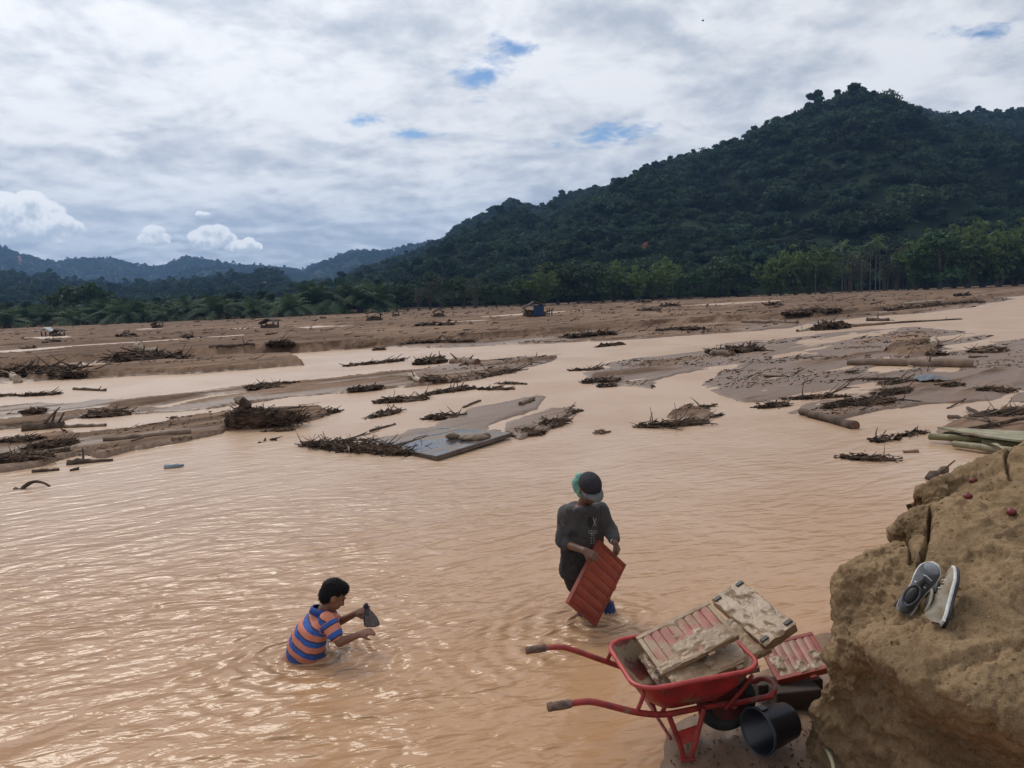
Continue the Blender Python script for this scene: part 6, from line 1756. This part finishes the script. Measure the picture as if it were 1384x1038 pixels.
# --- the boy sitting in the water
def boy():
    O = P(428, 884, 0); Y = O[1]
    def J(px, py, dy): return PD(px, py, Y + dy) - O
    o = thing('person', 'child in blue and orange striped polo shirt sitting waist deep, rinsing a plastic bag', 'person', O)
    f = n3([.80, .42, 0]); lat = np.array([f[1], -f[0], 0])        # lat: his right, towards the camera
    hc = J(450, 804, .0); fwd = n3([.74, .36, -.56]); upv = n3([.52, .25, .82])
    nk = J(437, 826, .0); ch = J(427, 842, .0); wa = J(416, 866, .0); hp = J(411, 893, .02)
    shN = J(443, 839, -.13); shF = J(440, 832, .16)
    elN = J(459, 868, -.20); wrN = J(484, 858, -.15); elF = J(459, 840, .22); wrF = J(481, 829, .14)
    kn = J(488, 905, -.02); kn2 = J(480, 905, .2)
    b = MB(); k = 1.04; head(b, hc, fwd, upv, k)
    b.capsule(nk, .052, hc - np.array([.015, 0, .05]), .05)
    b.loft([(nk, lat * .085, f * .07), (ch, lat * .145, f * .10), (wa, lat * .14, f * .10), (hp, lat * .15, f * .12)])
    b.capsule(shN, .045, elN, .037); b.capsule(elN, .037, wrN, .026)
    b.capsule(shF, .045, elF, .036); b.capsule(elF, .036, wrF, .026)
    for kk, off in ((kn, lat * .09), (kn2, -lat * .09)):
        b.capsule(hp + off, .08, kk, .052); b.capsule(kk, .05, kk + np.array([.06, 0, -.32]), .038)
        b.capsule(kk + np.array([.06, 0, -.32]), .036, kk + np.array([.22, .04, -.36]), .03)
    finger_hand(b, wrN, J(500, 853, -.11) - wrN, [-.1, -.55, .8], .95, .45)
    finger_hand(b, wrF, J(494, 824, .10) - wrF, [-.2, -.6, .7], .95, 1.0)
    obj('body', fuse(b, .0085, 3, 'body'), M_SKIN, o)
    face_parts(o, hc, fwd, upv, k)
    s = MB()
    s.loft([(nk + [-.01, 0, -.005], lat * .085, f * .075), (nk * .6 + (shN + shF) * .2 + [0, 0, .0], lat * .15, f * .10), (ch, lat * .175, f * .125), ((ch + wa) / 2, lat * .178, f * .135), (wa, lat * .182, f * .14), (hp, lat * .19, f * .15)], 28)
    eN = shN + (elN - shN) * .62; eF = shF + (elF - shF) * .62
    s.capsule(shN - lat * .02, .066, eN, .060); s.capsule(shF + lat * .02, .064, eF, .058)
    sm = fuse(s, .010, 4, 'polo'); fold(sm, .013, 9, 71); fold(sm, .005, 24, 75)
    V = mesh_co(sm)
    axis = n3(nk - hp); along = (V - hp) @ axis
    ta = n3(eN - shN); al = (V - shN) @ ta; dist = np.linalg.norm(V - shN - np.clip(al, 0, .3)[:, None] * ta, axis=1)
    tb = n3(eF - shF); bl = (V - shF) @ tb; distb = np.linalg.norm(V - shF - np.clip(bl, 0, .3)[:, None] * tb, axis=1)
    st = along.copy()
    m1 = (dist < .09) & (al > .015); st[m1] = .02 + al[m1] + .5
    m2 = (distb < .09) & (bl > .015); st[m2] = .02 + bl[m2] + .5
    attr(sm, 'stripe', st)
    mp = bpy.data.materials.new('striped_polo'); mp.use_nodes = True
    T = NT(mp.node_tree); bs = mp.node_tree.nodes['Principled BSDF']
    a = T.n('ShaderNodeAttribute', attribute_name='stripe').outputs['Fac']
    ph = T.math('FRACT', T.math('DIVIDE', T.math('ADD', a, .012), .098))
    tc = T.n('ShaderNodeTexCoord').outputs['Object']; nz = T.noise(tc, 14, 5, .6)
    blue = T.mix(nz, (.026, .095, .36), (.02, .065, .24)); orange = T.mix(nz, (.56, .20, .125), (.44, .145, .09))
    c = T.mix(T.math('GREATER_THAN', ph, .50), orange, blue)
    c = T.mix(T.math('GREATER_THAN', ph, .90), c, (.022, .016, .05))
    sp = T.n('ShaderNodeSeparateXYZ'); T.l(tc, sp.inputs[0])
    wet = T.smooth(T.math('ADD', sp.outputs[2], T.math('MULTIPLY', nz, .04)), .04, .11, .6, 0)
    c = T.mix(wet, c, T.vmath('SCALE', c, .5))
    T.l(c, bs.inputs['Base Color']); bs.inputs['Roughness'].default_value = .8
    so = obj('polo_shirt', sm, mp, o)
    mcol = mat('blue_collar', (.018, .06, .25), (.014, .045, .18), 12, .8)
    pts = [nk + np.array([-.012, 0, .02]) + (lat * .072 * math.cos(t_) + f * .066 * math.sin(t_)) + np.array([0, 0, -.02 * math.sin(t_)]) for t_ in np.linspace(0, 2 * math.pi, 25)]
    V2 = []; n = len(pts)
    for p in pts:
        out = n3((p - nk) * [1, 1, 0]); V2 += [p + [0, 0, .012], p + out * .014 + [0, 0, .006], p + out * .032 + [0, 0, -.032]]
    Q = [(i * 3 + k_, i * 3 + k_ + 1, i * 3 + k_ + 4, i * 3 + k_ + 3) for i in range(n - 1) for k_ in (0, 1)]
    cl = MB().add(V2, Q).build('collar', mcol, so); cl.modifiers.new('t', 'SOLIDIFY').thickness = .006
    # hair: a thick cap over the skull, short at the nape
    S_, F_, U_ = basis(fwd, upv); M = np.stack([S_, F_, U_], 1); h = MB()
    h.ellipsoid(hc + U_ * .034 * k - F_ * .018 * k, (.080 * k, .096 * k, .094 * k), M); h.ellipsoid(hc - F_ * .048 * k - U_ * .010 * k, (.073 * k, .056 * k, .076 * k), M)
    h.ellipsoid(hc + U_ * .072 * k + F_ * .030 * k, (.070 * k, .066 * k, .052 * k), M)
    hm = fuse(h, .009, 2, 'hair'); fold(hm, .003, 40, 81, (1, 1, 1))
    hv = mesh_co(hm); hn = normals_of(hm); rr_ = np.random.default_rng(6); st_ = MB()
    for i_ in rr_.choice(len(hv), 700):
        d_ = n3(hn[i_] * .30 - U_ * .55 + F_ * .35 * (hv[i_] - hc) @ F_ / .1 + rr_.normal(0, .35, 3))
        st_.tube([hv[i_] - hn[i_] * .004, hv[i_] + d_ * .006, hv[i_] + d_ * .011 - U_ * .003], [.0022, .0018, .0006], 3, False)
    hb = obj('hair', hm, M_HAIR, o)
    st_.build('hair_strands', M_HAIR, hb)['kind'] = 'stuff'
    # shorts under water show dark at the waist
    dz_ = np.array([0, 0, -.10]); t = MB(); t.capsule(hp + lat * .08 + dz_, .095, hp + lat * .08 + (kn - hp) * .5 + dz_, .085); t.capsule(hp - lat * .08 + dz_, .095, hp - lat * .08 + (kn2 - hp) * .5 + dz_, .085)
    obj('shorts', fuse(t, .014, 3, 'shorts'), mat('wet_dark_cloth', (0, 0, 0)), o)
    MB().box(J(443, 871, -.13) , (.012, .02, .10), None, .004).build('shirt_tail', mat('pale_wet_cloth', (.42, .46, .50), None, 20, .7), so)
    # the bag
    top = J(495, 819, .06); bot = J(503, 846, .02)
    bo = thing('plastic_bag', 'dark translucent plastic bag held up in the hand of the sitting child', 'bag', O + bot)
    V = []; n = 26; rows = 13; r = np.random.default_rng(4)
    for i in range(rows):
        t_ = i / (rows - 1); c = (top - bot) * (1 - t_)
        R = np.interp(t_, [0, .12, .2, .6, .92, 1], [.030, .014, .022, .052, .064, .050])
        for q in range(n):
            a = 2 * math.pi * q / n
            pl = 1 + .22 * math.sin(a * 5 + 1.3) * (1 - t_ * .6) + .08 * math.sin(a * 9 + t_ * 4)
            V.append(c + np.array([math.cos(a) * R * pl, math.sin(a) * R * .55 * pl, 0]))
    Fs = [(i * n + q, i * n + (q + 1) % n, (i + 1) * n + (q + 1) % n, (i + 1) * n + q) for i in range(rows - 1) for q in range(n)] + [tuple(range((rows - 1) * n, rows * n))]
    mb_ = bpy.data.materials.new('dark_clear_plastic'); mb_.use_nodes = True
    T = NT(mb_.node_tree); bs = mb_.node_tree.nodes['Principled BSDF']; bs.inputs['Base Color'].default_value = (.035, .038, .05, 1); bs.inputs['Roughness'].default_value = .2
    tr = T.n('ShaderNodeBsdfTransparent'); tr.inputs[0].default_value = (.62, .60, .62, 1); mx = T.n('ShaderNodeMixShader'); mx.inputs[0].default_value = .42
    T.l(bs.outputs[0], mx.inputs[1]); T.l(tr.outputs[0], mx.inputs[2]); T.l(mx.outputs[0], mb_.node_tree.nodes['Material Output'].inputs['Surface'])
    MB().add(V, Fs).build('bag_film', mb_, bo)
    kb = MB(); kb.ellipsoid(top - bot + np.array([0, 0, .0]), (.02, .016, .026)); kb.build('gathered_neck', mat('dark_plastic', (.02, .021, .028), None, 9, .3), bo)
boy()

# --- a bird far off
bp = PD(950, 28, 140)
bd = thing('bird', 'tiny dark bird flying high over the hill slope', 'bird', bp)
mbk = mat('dark_feather', (.02, .02, .022), None, 5, .8)
MB().ellipsoid((0, 0, 0), (.24, .09, .09)).build('body', mbk, bd)
for s in (-1, 1):
    MB().add([(.1, 0, .02), (-.12, 0, .02), (-.1, s * .34, .12), (.02, s * .36, .13)], [(0, 1, 2, 3)]).build('wing', mbk, bd).modifiers.new('t', 'SOLIDIFY').thickness = .02
